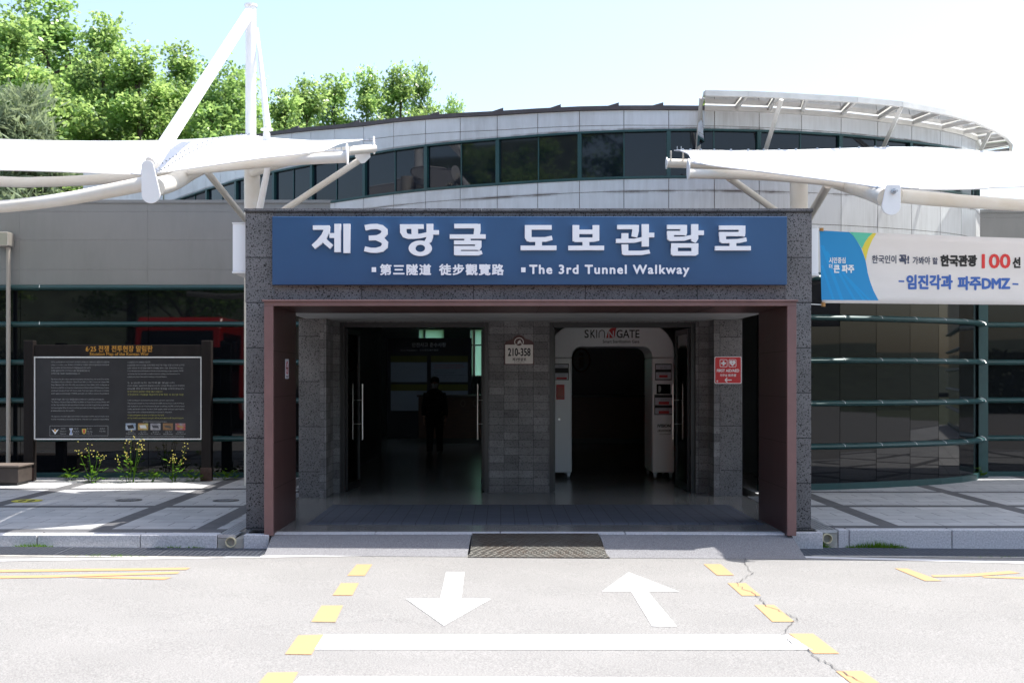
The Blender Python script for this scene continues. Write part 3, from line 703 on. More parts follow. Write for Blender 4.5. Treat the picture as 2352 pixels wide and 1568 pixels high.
# lower curved curtain wall on the right
g0 = [i for i in range(NSEG) if JP2[i] >= 1740]
for i in g0:
    g = MB(); seg_panel(g, i, .09, 3.07, .09, 3.07, -.10, -.03, .004); g.build('window', DGLASS, hall)
m = MB()
for i in g0:
    seg_panel(m, i, -.02, .09, -.02, .09, -.1, .02, 0)
m.build('base_rail', TEAL, hall)
m = MB()
for i in g0: seg_panel(m, i, 3.055, 3.10, 3.055, 3.10, -.1, .015, 0)
m.build('head_rail', TEAL, hall)
FINZ = [2.46, 1.85, 1.235, .62]
for z in FINZ + [3.03]:
    rows = []
    prof = [(.0,.04),(.05,.038),(.09,.02),(.105,-.005),(.09,-.03),(.05,-.042),(.0,-.044)]
    for i in [g0[0]] + [k+1 for k in g0 if JP2[k+1] <= 2255]:
        rows.append([(off(i, d).x, off(i, d).y, z+h) for d, h in prof])
    MB().grid(rows).build('sunshade_fin', TEAL, hall, smooth=True)
m = MB()
for z in FINZ:
    for i in g0[1:]:
        if JP2[i] > 2250: break
        rows = [[(off(i, d+.002).x + t_, off(i, d+.002).y, z+h) for d, h in [(.03,.043),(.06,.036),(.092,.02),(.107,-.005)]] for t_ in (-.004,.004)]
        m.grid(rows)
    rows = [[(7.70+.012*t_+ .35*(d), 6.32-d*1.2, z+h+.006) for d, h in [(.03,.043),(.06,.036),(.10,.02),(.13,-.02)]] for t_ in (-1,1)]
    m.grid(rows)
m.build('fin_joint', WHITE, hall)  # white slivers paint the highlights at joints; the end clips are white parts
# lobby interior: walls, ceiling, windows in the back wall
m = MB().box(-4.6, -4.5, 7.4, 20, 0, 3.0).box(6.2, 6.3, 7.2, 20, 0, 3.0).box(-2.75, -2.68, 4.31, 7.4, 0, 3.0).box(3.27, 3.34, 4.31, 7.2, 0, 3.0)
m.box(-4.5, -2.68, 7.4, 7.46, 0, 3.0).box(3.27, 6.2, 7.2, 7.26, 0, 3.0)
m.box(-2.68, -2.24, 4.31, 4.36, .002, 3.0).box(-.165, .67, 4.31, 4.36, .002, 3.0).box(2.712, 3.27, 4.31, 4.36, .002, 3.0).box(-2.24, 2.712, 4.31, 4.36, 2.42, 3.0)
wx = [(-2.30, -2.17), (-2.12, -1.60), (-.86, -.78), (-.72, -.36), (-.26, .02)]
for xa, xb in zip([-4.5] + [w[1] for w in wx], [w[0] for w in wx] + [6.2]): m.box(xa, xb, 20, 20.15, 0, 3.0)
for xa, xb in wx: m.box(xa, xb, 20, 20.15, 0, 1.66); m.box(xa, xb, 20, 20.15, 2.95, 3.0)
m.build('interior_wall', INWALL, hall)
MB().box(-2.765, -2.7505, 4.302, 6.295, 0, 3.3).build('outer_wall', STONE_P, hall); MB().box(3.3405, 3.355, 4.302, 5.2, 0, 3.3).build('outer_wall', STONE_P, hall)
MB().box(-2.75, 3.34, 4.31, 7.4, 3.0, 3.05).box(-4.6, 6.3, 7.4, 13.5, 3.0, 3.05).box(-4.6, -2.6, 13.5, 20.15, 3.0, 3.05).box(-.2, 6.3, 13.5, 20.15, 3.0, 3.05).box(-2.6, -.2, 17.0, 20.15, 3.0, 3.05).build('ceiling', mat('ceiling_grey', (.3,.3,.3), rough=.8), hall)
for xa, xb in wx:
    MB().box(xa+.003, xb-.003, 20.03, 20.05, 1.663, 2.947).build('window', FROST, hall)
    MB().box(xa+.003, xb-.003, 20.0, 20.02, 2.50, 2.54).build('window_frame', TEAL, hall)
# roof awning: tube frame with clear panes
aw = thing('glass_awning', (5, 3.9, 5.4), 'glazed metal awning on slanting struts along the roof edge', 'awning')
ZA = 5.42
OUT = []
for px, py in ((1619,214.8),(1717.6,216.7),(1786,219.5),(1854,223.4),(1967.7,230),(2071,240),(2167.8,258),(2241,276.8),(2281,295),(2308,310),(2323,328.5),(2321,343)):
    D = (ZA-CAMZ)*FPX/(PY0-py); OUT.append(Vector((xx(px,D), D-CAMD, ZA)))
INN = []
for px in (1612, 1690, 1765, 1841, 1932, 2016, 2094, 2160, 2208, 2241): q = drum(px); INN.append(Vector((q.x, q.y-.02, ztop(px)-.03)))
INN += [Vector((7.76,6.45,5.34)), Vector((7.95,7.1,5.34))]
def flatbar(m, p, q, w, h):
    p, q = Vector(p), Vector(q); t = (q-p).normalized(); a = t.cross(Vector((0,0,1))).normalized()*w/2; u = Vector((0,0,h/2))
    m.hexa([p-a-u, p+a-u, q+a-u, q-a-u], [p-a+u, p+a+u, q+a+u, q-a+u])
m = MB()
for p, q in zip(OUT[:-1], OUT[1:]): flatbar(m, p, q, .05, .075)
m.build('outer_rail', AWN, aw)
m = MB()
for p, q in zip(INN[:-1], INN[1:]): flatbar(m, p, q, .05, .07)
m.build('inner_rail', AWN, aw)
for p, q in zip(OUT, INN):
    m = MB(); flatbar(m, p, q + Vector((0,0,.01)), .04, .05); m.build('rib', AWN, aw)
for k in range(len(OUT)-1):
    up = Vector((0,0,.045))
    m = MB().quad(OUT[k]+up, OUT[k+1]+up, INN[k+1]+up, INN[k]+up); m.build('pane', TINT, aw, fix=False)
for a_, c_, D2 in (((1795,229),(1756,352),16.03), ((2071,246),(2028,340),16.5), ((2275,302),(2250,350),18.1), ((1612,225),(1603,345),15.98)):
    D1 = (ZA-CAMZ)*FPX/(PY0-a_[1]+5)
    m = MB(); m.tube([at(*a_, D1), at(*c_, D2)], .035, 4); m.build('strut', AWN, aw)
g = [at(1612,224,15.45), at(1619,218,15.32), at(1618,326,15.4), at(1601,338,15.6), at(1606,236,15.75)]
MB().add(g, [tuple(range(5))]).build('end_pane', TINT, aw, fix=False)

# ================================================================== SIDE WINGS
def wing(name, xa, xb, y, ztp, label, joints, right=False):
    w = thing(name, ((xa+xb)/2, y, 0), label, 'building')
    MB().box(xa, xb, y+.07, y+6, -.4, ztp-.06).build('core_wall', DARK, w)
    m = MB(); zs = [3.09, 3.34, 3.81, 4.27, ztp-.05] if not right else [3.09, 3.55, 4.2, ztp-.03]
    js = [j for j in joints if xa < j < xb]; ed = [xa] + js + [xb]
    for a_, c_ in zip(ed[:-1], ed[1:]):
        for z0, z1 in zip(zs[:-1], zs[1:]): m.box(a_+.0012, c_-.0012, y, y+.069, z0+.0012, z1-.0012)
    m.build('cladding', PANELW, w)
    MB().box(xa, xb, y-.02, y+6, ztp-.05, ztp).build('coping', PANELW, w)
    for a_, c_ in zip(ed[:-1], ed[1:]): MB().box(a_+.004, c_-.004, y+.03, y+.0695, .08, 3.06).build('window', DGLASS, w)
    MB().box(xa, xb, y-.01, y+.0698, -.02, .079).build('base_rail', TEAL, w); MB().box(xa, xb, y+.005, y+.0698, 3.061, 3.088).build('head_rail', TEAL, w)
    prof = [(0,.045),(.05,.042),(.09,.022),(.105,-.004),(.09,-.03),(.05,-.043),(0,-.045)]
    for z in FINZ + ([3.05] if not right else [3.05]):
        m = MB().grid([[(x_, y+.03-d, z+h) for d, h in prof] for x_ in (xa, xb)]); m.build('sunshade_fin', TEAL, w, smooth=True)
    if not right:
        m = MB()
        for z in FINZ + [3.05]:
            for j in (-7.42,): m.grid([[(j+s_+d*.3, y+.028-d, z+h) for d, h in [(.03,.046),(.06,.042),(.095,.02),(.108,-.01)]] for s_ in (-.006,.006)])
        m.build('fin_joint', WHITE, w)
    return w
wl = wing('left_wing', -32, -2.55, 6.3, 4.455, 'grey panelled low building with dark glass and green horizontal fins, left of the entrance', [-32+2.06*k + (-7.735+32) % 2.06 for k in range(15)])
wl.name = 'flat_wing'
wr = wing('flat_wing', 7.78, 30, 6.5, 4.33, 'flat grey building wall with dark glass behind the far end of the hanging banner', [9.4, 11.4, 13.4], True)
MB().box(7.68, 7.83, 6.28, 6.56, 0, 3.09).build('corner_post', TEAL, wr)

# ================================================================== TENSILE CANOPIES
def poly_curve(pts):
    """smooth interpolation through points (Catmull-Rom), t in 0..1"""
    P = [Vector(p) for p in pts]
    def f(t):
        n = len(P)-1; u = min(max(t, 0), 1)*n; i = min(int(u), n-1); s = u-i
        p0, p1, p2, p3 = P[max(i-1,0)], P[i], P[i+1], P[min(i+2,n)]
        return 0.5*((2*p1) + (p2-p0)*s + (2*p0-5*p1+4*p2-p3)*s*s + (3*p1-p0-3*p2+p3)*s**3)
    return f
def coons(c0, c1, d0, d1, nu=24, nv=16):
    rows = []
    for j in range(nv+1):
        v = j/nv; r = []
        for i in range(nu+1):
            u = i/nu
            p = (1-v)*c0(u) + v*c1(u) + (1-u)*d0(v) + u*d1(v) - ((1-u)*(1-v)*c0(0) + u*(1-v)*c0(1) + (1-u)*v*c1(0) + u*v*c1(1))
            r.append(p)
        rows.append(r)
    return rows
def V(*a): return at(*a)
def membrane(root, patches):
    m = MB()
    for p in patches: m.grid(coons(*p))
    o = m.build('membrane', MEMB, root, smooth=True)
def cable(root, curves, r=.011):
    for c in curves:
        m = MB().tube([c(i/20) for i in range(21)], r, 6); m.build('edge_cable', WHITE, root, smooth=True)
def pipe(root, name, pts, r, n=14, m_=None, sub=1):
    c = poly_curve(pts); k = max(2, sub*(len(pts)-1)+1) if len(pts) > 2 else 2
    if len(pts) > 2: k = 8*(len(pts)-1)+1
    P = [c(i/(k-1)) for i in range(k)]
    rr = r if not isinstance(r, tuple) else [r[0] + (r[1]-r[0])*i/(k-1) for i in range(k)]
    return MB().tube(P, rr, n).build(name, m_ or STEELW, root, smooth=True)
def tensioner(root, p, q, r=.012):
    p, q = Vector(p), Vector(q); d = q-p
    m = MB().tube([p, q], r*.55, 8).tube([p+d*.15, p+d*.55], r, 8)
    for t in (.2, .45): m.tube([p+d*t+Vector((0,0,-.012)), p+d*t+Vector((0,0,.055))], .005, 6)
    m.build('tension_bolt', GALV, root, smooth=True)
def plate_poly(root, poly, D, th=.02, name='end_plate'):
    m = MB().prism_y([(xx(x,D), zz(y,D)) for x, y in poly], D-CAMD-th/2, D-CAMD+th/2)
    return m.build(name, WHITE, root, bevel=.003)
def lozenge(x0, y0, r0, x1, y1, r1, n=12):
    out = []
    for i in range(n+1): q = math.pi + math.pi*i/n; out.append((x0 + r0*math.cos(q), y0 + r0*math.sin(q)))
    for i in range(n+1): q = math.pi*i/n; out.append((x1 + r1*math.cos(q), y1 + r1*math.sin(q)))
    return out
def disc_x(root, px, py, D, ry, rz, th=.016, name='end_plate'):
    c = at(px, py, D)
    m = MB().prism_x([(c.y + ry*math.cos(2*math.pi*i/24), c.z + rz*math.sin(2*math.pi*i/24)) for i in range(24)], c.x-th/2, c.x+th/2)
    return m.build(name, WHITE, root, bevel=.002)

# ---- left canopy, with the tall mast
ca = thing('tensile_canopy', (-3.65, 2, 0), 'white membrane canopy with a tall mast, left of the entrance sign', 'canopy', 'white membrane canopies in front of the building')
ridge = poly_curve([V(352,398,12.2), V(395,372,13.0), V(440,346,13.9), V(500,322,15.0), V(568,309,16.3)])
front = poly_curve([V(352,398,12.2), V(426,388,12.35), V(588,364.7,12.8), V(680,354.5,13.05), V(745,345.5,13.2)])
back = poly_curve([V(568,309,16.3), V(614,317.4,16.5), V(712,323.7,16.7), V(785,322.5,16.5), V(832,321.3,16.2)])
side = poly_curve([V(745,345.5,13.2), V(762,338,13.9), V(785,329,14.9), V(832,321.3,16.2)])
ridge_l = poly_curve([V(346,401,12.15), V(392,373,13.0), V(438,346,13.9), V(499,322,15.0), V(568,309,16.3)])
front_l = poly_curve([V(346,401,12.15), V(290,399.5,12.1), V(150,394,12.0), V(0,390,12.0), V(-150,389,12.0), V(-330,396,12.0)])
back_l = poly_curve([V(568,309,16.3), V(470,319.5,16.7), V(350,324,17.1), V(200,325,17.4), V(0,321,17.6), V(-330,308,17.6)])
side_l = poly_curve([V(-330,396,12.0), V(-330,355,14.8), V(-330,308,17.6)])
membrane(ca, [(front, back, ridge, side), (front_l, back_l, ridge_l, side_l)])
cable(ca, [front, back, side, front_l, back_l])
for k in range(2):   # clamp strip with bolts along the ridge seam
    m = MB()
    for i in range(22):
        p = ridge(i/22 + .02) + Vector((.05 - .11*k, 0, .012)); MB().box(p.x-.009, p.x+.009, p.y-.014, p.y+.014, p.z-.006, p.z+.006).build('seam_bolt', GALV, ca)
pipe(ca, 'column', [V(579,1114,16.5), V(579,318,16.5)], .114, 20)
pipe(ca, 'mast', [V(576,318,16.3), V(576,14,16.3)], .076, 18, WHITE)
MB().tube([V(576,15.5,16.3), V(576,11,16.3)], .092, 18).build('mast_cap', WHITE, ca, smooth=True)
pipe(ca, 'strut', [V(571,32,16.2), V(352,372,12.0)], (.078,.076), 16, WHITE)
c = V(350,371,11.97); MB().tube([c, c+Vector((-.012,-.03,-.02))], .062, 18).build('strut_plate', WHITE, ca, smooth=True)
pipe(ca, 'back_stay', [V(590,66,16.4), V(614,293,15.9)], (.022,.052), 12, WHITE)
MB().tube([V(612.5,296,15.9), V(612.5,299,15.9)], .085, 16).build('stay_plate', WHITE, ca, smooth=True)
pipe(ca, 'stay_foot', [V(619,365,16.1), V(596,482,16.3)], (.045,.05), 12, WHITE)
plate_poly(ca, [(605,302),(612,300),(620,306),(621,330),(602,330)], 16.0, .02, 'stay_bracket')
plate_poly(ca, lozenge(339.5,383,14.5,347,446,21.5), 11.75, .022)
pipe(ca, 'boom', [V(357,430,11.85), V(400,417,12.6), V(450,389,13.9), V(520,362,15.2), V(579,345,16.4)], .098, 18)
pipe(ca, 'front_arm', [V(430,396,12.9), V(520,384.5,13.0), V(590,377,13.1), V(680,368,13.15), V(797,361,13.2)], (.038,.066), 14)
disc_x(ca, 797.5, 354.5, 13.2, .09, .122)
pipe(ca, 'back_arm', [V(579,398,16.4), V(660,372,16.0), V(760,352,15.5), V(859,341,16.1)], .061, 14)
disc_x(ca, 859, 334, 16.1, .09, .127)
pipe(ca, 'brace', [V(473,392,13.1), V(578,522,16.4)], .041, 12); pipe(ca, 'brace', [V(838,360,16.1), V(578,532,16.45)], .046, 12)
plate_poly(ca, [(815,350),(850,350),(851,361),(838,374),(830,376),(816,362)], 16.05, .018, 'bracket')
pipe(ca, 'side_arm', [V(335,422,12.0), V(250,439,12.0), V(140,459,12.0), V(0,475,12.0), V(-150,483,12.0), V(-330,470,12.0)], (.08,.056), 16)
pipe(ca, 'side_arm', [V(450,385,14.2), V(310,404,14.2), V(200,414,14.2), V(100,418,14.2), V(0,417,14.2), V(-330,395,14.2)], .066, 16)
tensioner(ca, V(345,404,12.1), V(300,399,12.1)); tensioner(ca, V(352,399,12.15), V(385,394,12.2)); tensioner(ca, V(795,347,13.2), V(740,346,13.2)); tensioner(ca, V(861,323,16.1), V(815,322,16.2))

# ---- right canopy
cb = thing('tensile_canopy', (4.0, 1.5, 0), 'white membrane canopy without a mast, above the hanging banner', 'canopy', 'white membrane canopies in front of the building')
fr = poly_curve([V(1590,371,13.2), V(1637,380.5,13.1), V(1754,395,12.8), V(1910,414.7,12.2), V(1998,427,11.7), V(2038,434,11.45)])
bk = poly_curve([V(1563,346.3,15.0), V(1620,347,15.15), V(1725,347,15.4), V(1827,345.6,15.65), V(1964,341.4,15.95), V(2050,339,16.15)])
sl_ = poly_curve([V(1590,371,13.2), V(1586,361,13.7), V(1580,353,14.3), V(1563,346.3,15.0)])
rg = poly_curve([V(2038,434,11.45), V(2046,395,13.4), V(2050,339,16.15)])
fr2 = poly_curve([V(2062,432,11.45), V(2110,433.5,11.45), V(2168,435,11.45), V(2260,432.5,11.45), V(2352,428.5,11.45), V(3000,420,11.45)])
bk2 = poly_curve([V(2050,339,16.15), V(2140,340,16.55), V(2218,345,17.1), V(2352,350,18.1), V(3000,352,18.8)])
rg2 = poly_curve([V(2062,432,11.45), V(2056,395,13.4), V(2050,339,16.15)])
sd2 = poly_curve([V(3000,420,11.45), V(3000,385,15), V(3000,352,18.8)])
membrane(cb, [(fr, bk, sl_, rg), (fr2, bk2, rg2, sd2), (poly_curve([fr(1), fr2(0)]), poly_curve([V(2049.9,339,16.15), V(2050.1,339,16.15)]), rg, rg2)])
cable(cb, [fr, bk, sl_, fr2, bk2])
m = MB()
for i in range(14):
    p = bk(i/14+.03); MB().box(p.x-.012, p.x+.012, p.y-.02, p.y+.02, p.z, p.z+.025).build('seam_bolt', GALV, cb)
pipe(cb, 'column', [V(1835,1140,15.3), V(1835,372,15.3)], .118, 20)
plate_poly(cb, [(2035,426),(2038,424.5),(2065,424.5),(2068,427)] + [(2046.5+21.5*math.cos(math.pi*i/12), 473+21.5*math.sin(math.pi*i/12)) for i in range(13)], 11.3, .022)
c = V(2052,440,11.28); MB().tube([c, c+Vector((0,-.02,0))], .027, 14).tube([c, c+Vector((.012,-.07,-.004))], .012, 10).build('bolt', GALV, cb, smooth=True)
pipe(cb, 'boom', [V(2038,455,11.35), V(1995,438,12.1), V(1935,420,13.4), V(1880,403,14.4), V(1835,392,15.3)], .098, 18)
pipe(cb, 'front_arm', [V(1582,399,13.2), V(1700,402,13.15), V(1800,408,13.1), V(1900,418,13.0), V(1950,428,12.9)], (.057,.042), 14)
disc_x(cb, 1581, 389, 13.2, .09, .125)
pipe(cb, 'back_arm', [V(1533,375,15.2), V(1620,378,15.2), V(1730,386,15.25), V(1835,402,15.3)], .060, 14)
disc_x(cb, 1531, 375, 15.2, .075, .078)
for px in (1541, 1569): pipe(cb, 'post', [V(px,368,15.15), V(px,347,15.1)], .011, 8)
pipe(cb, 'brace', [V(1674,408,13.2), V(1835,522,15.25)], .042, 12); pipe(cb, 'brace', [V(1902,424,13.0), V(1838,535,15.2)], .05, 12)
pipe(cb, 'side_arm', [V(2062,449,11.6), V(2150,458,11.8), V(2250,465,12.0), V(2352,471,12.3), V(2480,472,12.3), V(3000,450,12.3)], (.075,.06), 16)
tensioner(cb, V(1586,374,13.2), V(1640,381,13.1)); tensioner(cb, V(2034,434,11.4), V(1996,428,11.65)); tensioner(cb, V(2066,431,11.4), V(2110,433,11.42)); tensioner(cb, V(1548,346,15.05), V(1585,346,15.0))

# ================================================================== SIGNS AND SMALL FITTINGS ON THE PORTAL
def light_box(xa, xb, z0, z1, label):
    t = thing('light_box', ((xa+xb)/2, .4, z0), label, 'light box', 'slim light boxes on the portal sides')
    MB().box(xa, xb, .12, .62, z0+.02, z1-.012).build('casing', GATEW, t, bevel=.006)
    MB().box(xa-.004, xb+.004, .11, .63, z1-.0118, z1).build('top_cap', WHITE, t); MB().box(xa-.004, xb+.004, .11, .63, z0, z0+.0198).build('bottom_cap', WHITE, t)
    return t
light_box(-2.855, -2.70, zz(628,12.15), zz(512,12.15), 'slim white light box on the left side of the portal')
light_box(3.285, 3.385, zz(634,12.15), zz(520,12.15), 'slim white light box between the portal and the banner')
# no smoking sticker on the left reveal
ns = thing('no_smoking_sticker', (-2.32, .35, 1.7), 'narrow white no smoking sticker on the left brown metal reveal', 'sticker')
X_ = -2.3195
MB().box(X_, X_+.0015, .25, .45, 1.59, 1.80).build('sheet', STICK, ns)
b = MB(); n = 24
def sm(u, v, h): return (X_+.0015+h, .25+.2*u, 1.59+.21*v)
ring_px(ellipse(.5,.55,.36,.34,n), ellipse(.5,.55,.27,.25,n), sm, b, .0006); b.add([sm(.24,.74,.001), sm(.31,.79,.001), sm(.76,.36,.001), sm(.69,.31,.001)], [(0,1,2,3)])
b.build('symbol', RED, ns, fix=False)
b = MB(); poly_px([(.25,.5),(.75,.5),(.75,.57),(.25,.57)], sm, b, .0004); poly_px([(.15,.12),(.85,.12),(.85,.15),(.15,.15)], sm, b, .0004); poly_px([(.25,.05),(.75,.05),(.75,.08),(.25,.08)], sm, b, .0004)
vs, fs = text_geo('금연'); b.add([sm(.25+x/ max(v[0] for v in vs)*.5, .9 + y*.06, .0004) for x, y in vs], fs)
b.build('lettering', BLACK, ns, fix=False)
# building number plate
D = 15.83; q = lambda x, y: ((2000+x/11.2)*.5742, (1330+y/11.2)*.5742); fm = front_map(D)
def qp(pts): return [q(x, y) for x, y in pts]
pl = thing('number_plate', at(1193, 805, D), 'brown and cream house number plate on the stone pier between the doorways', 'sign')
out = qp([(195,1440),(200,900),(195,560),(215,470),(330,385),(470,330),(560,285),(650,190),(740,130),(850,105),(960,120),(1060,190),(1140,280),(1300,320),(1420,370),(1500,450),(1515,560),(1510,900),(1530,1440)])
MB().prism_y([(xx(x,D), zz(y,D)) for x, y in out][::-1], D-CAMD-.012, D-CAMD+.009).build('plate', BROWN, pl)
b = MB(); poly_px(qp(rrect(235,540,1478,1395,30)), fm, b, .0128); b.build('number_field', CREAM, pl, fix=False)
b = MB(); poly_px(qp(ellipse(852,420,215,200)), fm, b, .0136); b.build('emblem_disc', BROWN, pl, fix=False)
b = MB(); ring_px(qp(ellipse(852,420,215,200)), qp(ellipse(852,420,178,165)), fm, b, .0144)
poly_px(qp([(735,545),(790,480),(790,420),(840,360),(905,328),(930,380),(965,450),(970,545),(930,490),(905,430),(880,470),(870,500),(735,510)]), fm, b, .0144)
b.build('emblem', CREAM, pl, fix=False)
b = MB(); put_text('210-358', tuple(list(q(352,690)) + list(q(1370,1055))), fm, b, .0136, .55)
put_text('제3땅굴로', tuple(list(q(552,1125)) + list(q(1178,1272))), fm, b, .0136, .18); put_text('Je 3ttanggul-ro', tuple(list(q(632,1295)) + list(q(1102,1368))), fm, b, .0136)
b.build('lettering', BLACK, pl, fix=False)
# first aid sign
D = 15.365; q = lambda x, y: ((2840+x/9.8)*.5742, (1400+y/9.8)*.5742); fm = front_map(D)
ai = thing('first_aid_sign', at(1672, 850, D), 'red first aid sign with white lettering and a left arrow on the right stone pier', 'sign')
MB().prism_y([(xx(x,D), zz(y,D)) for x, y in qp(rrect(172,252,1235,1315,60))], D-CAMD-.006, D-CAMD+.012).build('plate', RED, ai)
b = MB()
ring_px(qp(rrect(172,252,1235,1315,60)), qp(rrect(197,277,1210,1290,45)), fm, b, .0068)
for x0 in (380, 730): ring_px(qp(rrect(x0,362,x0+298,662,40)), qp(rrect(x0+20,382,x0+278,642,28)), fm, b, .0068)
poly_px(qp([(495,425),(560,425),(560,482),(618,482),(618,545),(560,545),(560,605),(495,605),(495,545),(438,545),(438,482),(495,482)]), fm, b, .0068)
poly_px(qp([(878,625),(790,545),(762,490),(765,440),(795,408),(840,405),(878,435),(915,405),(960,408),(990,440),(995,490),(965,545)]), fm, b, .0068)
poly_px(qp(stroke2d([(845,1170),(580,1170)], 36)), fm, b, .0068); poly_px(qp(stroke2d([(670,1085),(585,1170)], 36)), fm, b, .0071); poly_px(qp(stroke2d([(585,1170),(670,1255)], 36)), fm, b, .0074)
ring_px(qp([(285 + (44 if i%2 == 0 else 26)*math.sin(math.pi*i/5), 1212 - (44 if i%2 == 0 else 26)*math.cos(math.pi*i/5)) for i in range(10)]), qp(ellipse(285,1212,12,12,10)), fm, b, .0068)
put_text('FIRST AID/AED', tuple(list(q(262,742)) + list(q(1142,860))), fm, b, .0068, .28); put_text('의무실 医务室', tuple(list(q(390,930)) + list(q(1025,1035))), fm, b, .0068, .12)
b.build('lettering', LETTER, ai, fix=False)
b = MB(); poly_px(qp([(905,440),(865,500),(905,505),(880,560),(878,520),(845,512)]), fm, b, .0076); b.build('emblem', RED, ai, fix=False)

# ================================================================== HANGING BANNER
A, B2 = Vector((3.54, .62)), Vector((3.54 + 1.75*3.4, .62 + .62*3.4))      # plan line of the banner, receding to the right
bu = (B2 - A).normalized()
ba = thing('hanging_banner', (5, 1.2, 2.6), 'long white fabric banner with a blue end, tied to the right side of the portal', 'banner')
def bpt(px, py, h=0.0):
    k = (px-PX0)/FPX      # ray x = k*(y+12) meets the banner's plan line
    s = (k*(A.y+CAMD) - A.x)/(bu.x - k*bu.y); x = A.x + bu.x*s; y = A.y + bu.y*s
    n_ = Vector((bu.y, -bu.x)); D = y + CAMD
    wv = .012*math.sin(s*2.3+.5)
    return (x + n_.x*(h+wv), y + n_.y*(h+wv), zz(py, D))
def btop(px): return 530 + (px-1884)*(547.5-530)/(2352-1884)
def bbot(px): return 696 + (px-1887)*(700-696)/(2352-1887)
m = MB(); rows = []
pxs = [1884 + 12*i for i in range(60)]
for t in [i/10 for i in range(11)]: rows.append([bpt(px + 3*t, btop(px)*(1-t) + bbot(px)*t) for px in pxs])
m.grid(rows); o = m.build('fabric', BANW, ba, smooth=True); s_ = o.modifiers.new('thick', 'SOLIDIFY'); s_.thickness = .002; s_.offset = 1
cq = lambda x, y: ((3000+x/2.146)*.5742, (800+y/2.146)*.5742)
def cqs(l): return [cq(x, y) for x, y in l]
def strip(m, left, right, h):
    """fill between two px polylines (same length) with a fine grid so that it follows the cloth"""
    rows = []
    for (l, r) in zip(left, right): rows.append([bpt(l[0]+(r[0]-l[0])*i/12, l[1]+(r[1]-l[1])*i/12, h) for i in range(13)])
    m.grid(rows)
edge = [(845,277),(880,310),(915,360),(945,410),(965,465),(985,520),(995,570),(1005,630),(1025,700),(1055,780),(1098,862)]
m = MB(); left = [(593 + 17*i/10, 262 + (858-262)*i/10) for i in range(11)]
strip(m, cqs([(l[0], l[1]) for l in left]), cqs(edge), .003); m.build('blue_field', BANB, ba, fix=False)
m = MB(); strip(m, cqs([(848,277),(880,310),(915,360),(953,418)]), cqs([(1050,285),(1010,320),(980,365),(955,420)]), .004); m.build('green_field', BANG, ba, fix=False)
m = MB(); strip(m, cqs([(1048,286),(1008,322),(978,366),(954,420),(970,470),(986,520)]), cqs([(1078,286),(1045,340),(1022,390),(1008,425),(996,470),(987,521)]), .0045); m.build('yellow_field', BANY, ba, fix=False)
m = MB()
for (a_, c_, w) in (((602,390),(770,860),28),((604,560),(700,858),22),((640,440),(880,860),24),((700,520),(960,860),26),((800,650),(1010,860),22)):
    n = 8; strip(m, cqs([(a_[0]+(c_[0]-a_[0])*i/n - w/2*0, a_[1]+(c_[1]-a_[1])*i/n) for i in range(n+1)]), cqs([(a_[0]+(c_[0]-a_[0])*i/n + w, a_[1]+(c_[1]-a_[1])*i/n) for i in range(n+1)]), .0036)
m.build('stripe', BANB2, ba, fix=False)
def btext(s, x0, y0, x1, y1, m_, bold, shear=None, mb=None):
    own = mb is None; mb = mb or MB()
    put_text(s, (*cq(x0,y0), *cq(x1,y1)), bpt, mb, .0055, bold)
    if own: mb.build('lettering', m_, ba, fix=False)
btext('시민중심', 672,492,812,545, LETTER, .35); btext('더', 672,550,700,590, LETTER, .3); btext('큰 파주', 710,555,887,628, LETTER, .8)
btext('한국인이', 1040,474,1252,546, INK, .35); btext('꼭!', 1274,470,1365,552, INK, 1.0); btext('가봐야', 1394,484,1550,554, INK, .35); btext('할', 1568,492,1616,552, INK, .35)
btext('한국관광', 1636,470,1952,572, BLACK, 1.5); btext('100', 1990,462,2232,588, INKR, 1.3); btext('선', 2248,490,2316,585, BLACK, 1.2)
btext('임진각과', 1340,640,1745,768, INKB, 1.5); btext('파주DMZ', 1785,652,2230,774, INKB, 1.5)
mb = MB()
for x0, y0 in ((1272,690),(2248,714)): strip(mb, cqs([(x0,y0),(x0,y0+14)]), cqs([(x0+50,y0+2),(x0+50,y0+16)]), .0055)
mb.build('lettering', INKB, ba, fix=False)
for (px, y0, y1) in ((1886,524,531),(1890,695,704)):
    p, r = Vector(bpt(px, y0)), Vector(bpt(px, y1)); MB().tube([p, r], .024, 10).build('pole_end', BAMBOO, ba, smooth=True)
m = MB().tube([bpt(1890,700), (3.40,.60,zz(698,12.6)), (3.285,.5,zz(696,12.5))], .006, 6).tube([(3.33,.55,zz(698,12.5)),(3.36,.5,zz(690,12.5))], .005, 6).tube([bpt(1886,527), (3.38,.62,zz(527,12.6))], .005, 6)
m.build('tie_cord', WHITE, ba)

# ================================================================== MAP BOARD left of the portal
D = 17.7; DIM = mat('dim_white_ink', (.30,.30,.31), rough=.6)
D = 17.7; bd = thing('information_board', (xx(272,D), D-CAMD, 0), 'dark timber framed information board with grey text panel under yellow lettering', 'board')
fm = front_map(D)
for xa, xb in ((58,80),(465,487)):
    p = MB().box(xx(xa,D), xx(xb,D), D-CAMD-.07, D-CAMD+.07, 0, zz(782,D)).build('post', BOARDW, bd, bevel=.008)
    m = MB()
    for px in (xa+5, xb-5):
        for py in (1079, 1090): c = at(px, py, D); m.tube([c+Vector((0,-.07,0)), c+Vector((0,-.085,0))], .018, 8)
    m.box(xx(xa-2,D), xx(xb+2,D), D-CAMD-.078, D-CAMD-.0705, 0, .21).build('shoe', mat('rusty_iron', (.06,.03,.022), rough=.7, var=.4, vscale=20), p)
MB().box(xx(80.4,D), xx(464.6,D), D-CAMD-.035, D-CAMD+.035, zz(818,D), zz(792,D)).build('header', BOARDW, bd, bevel=.004)
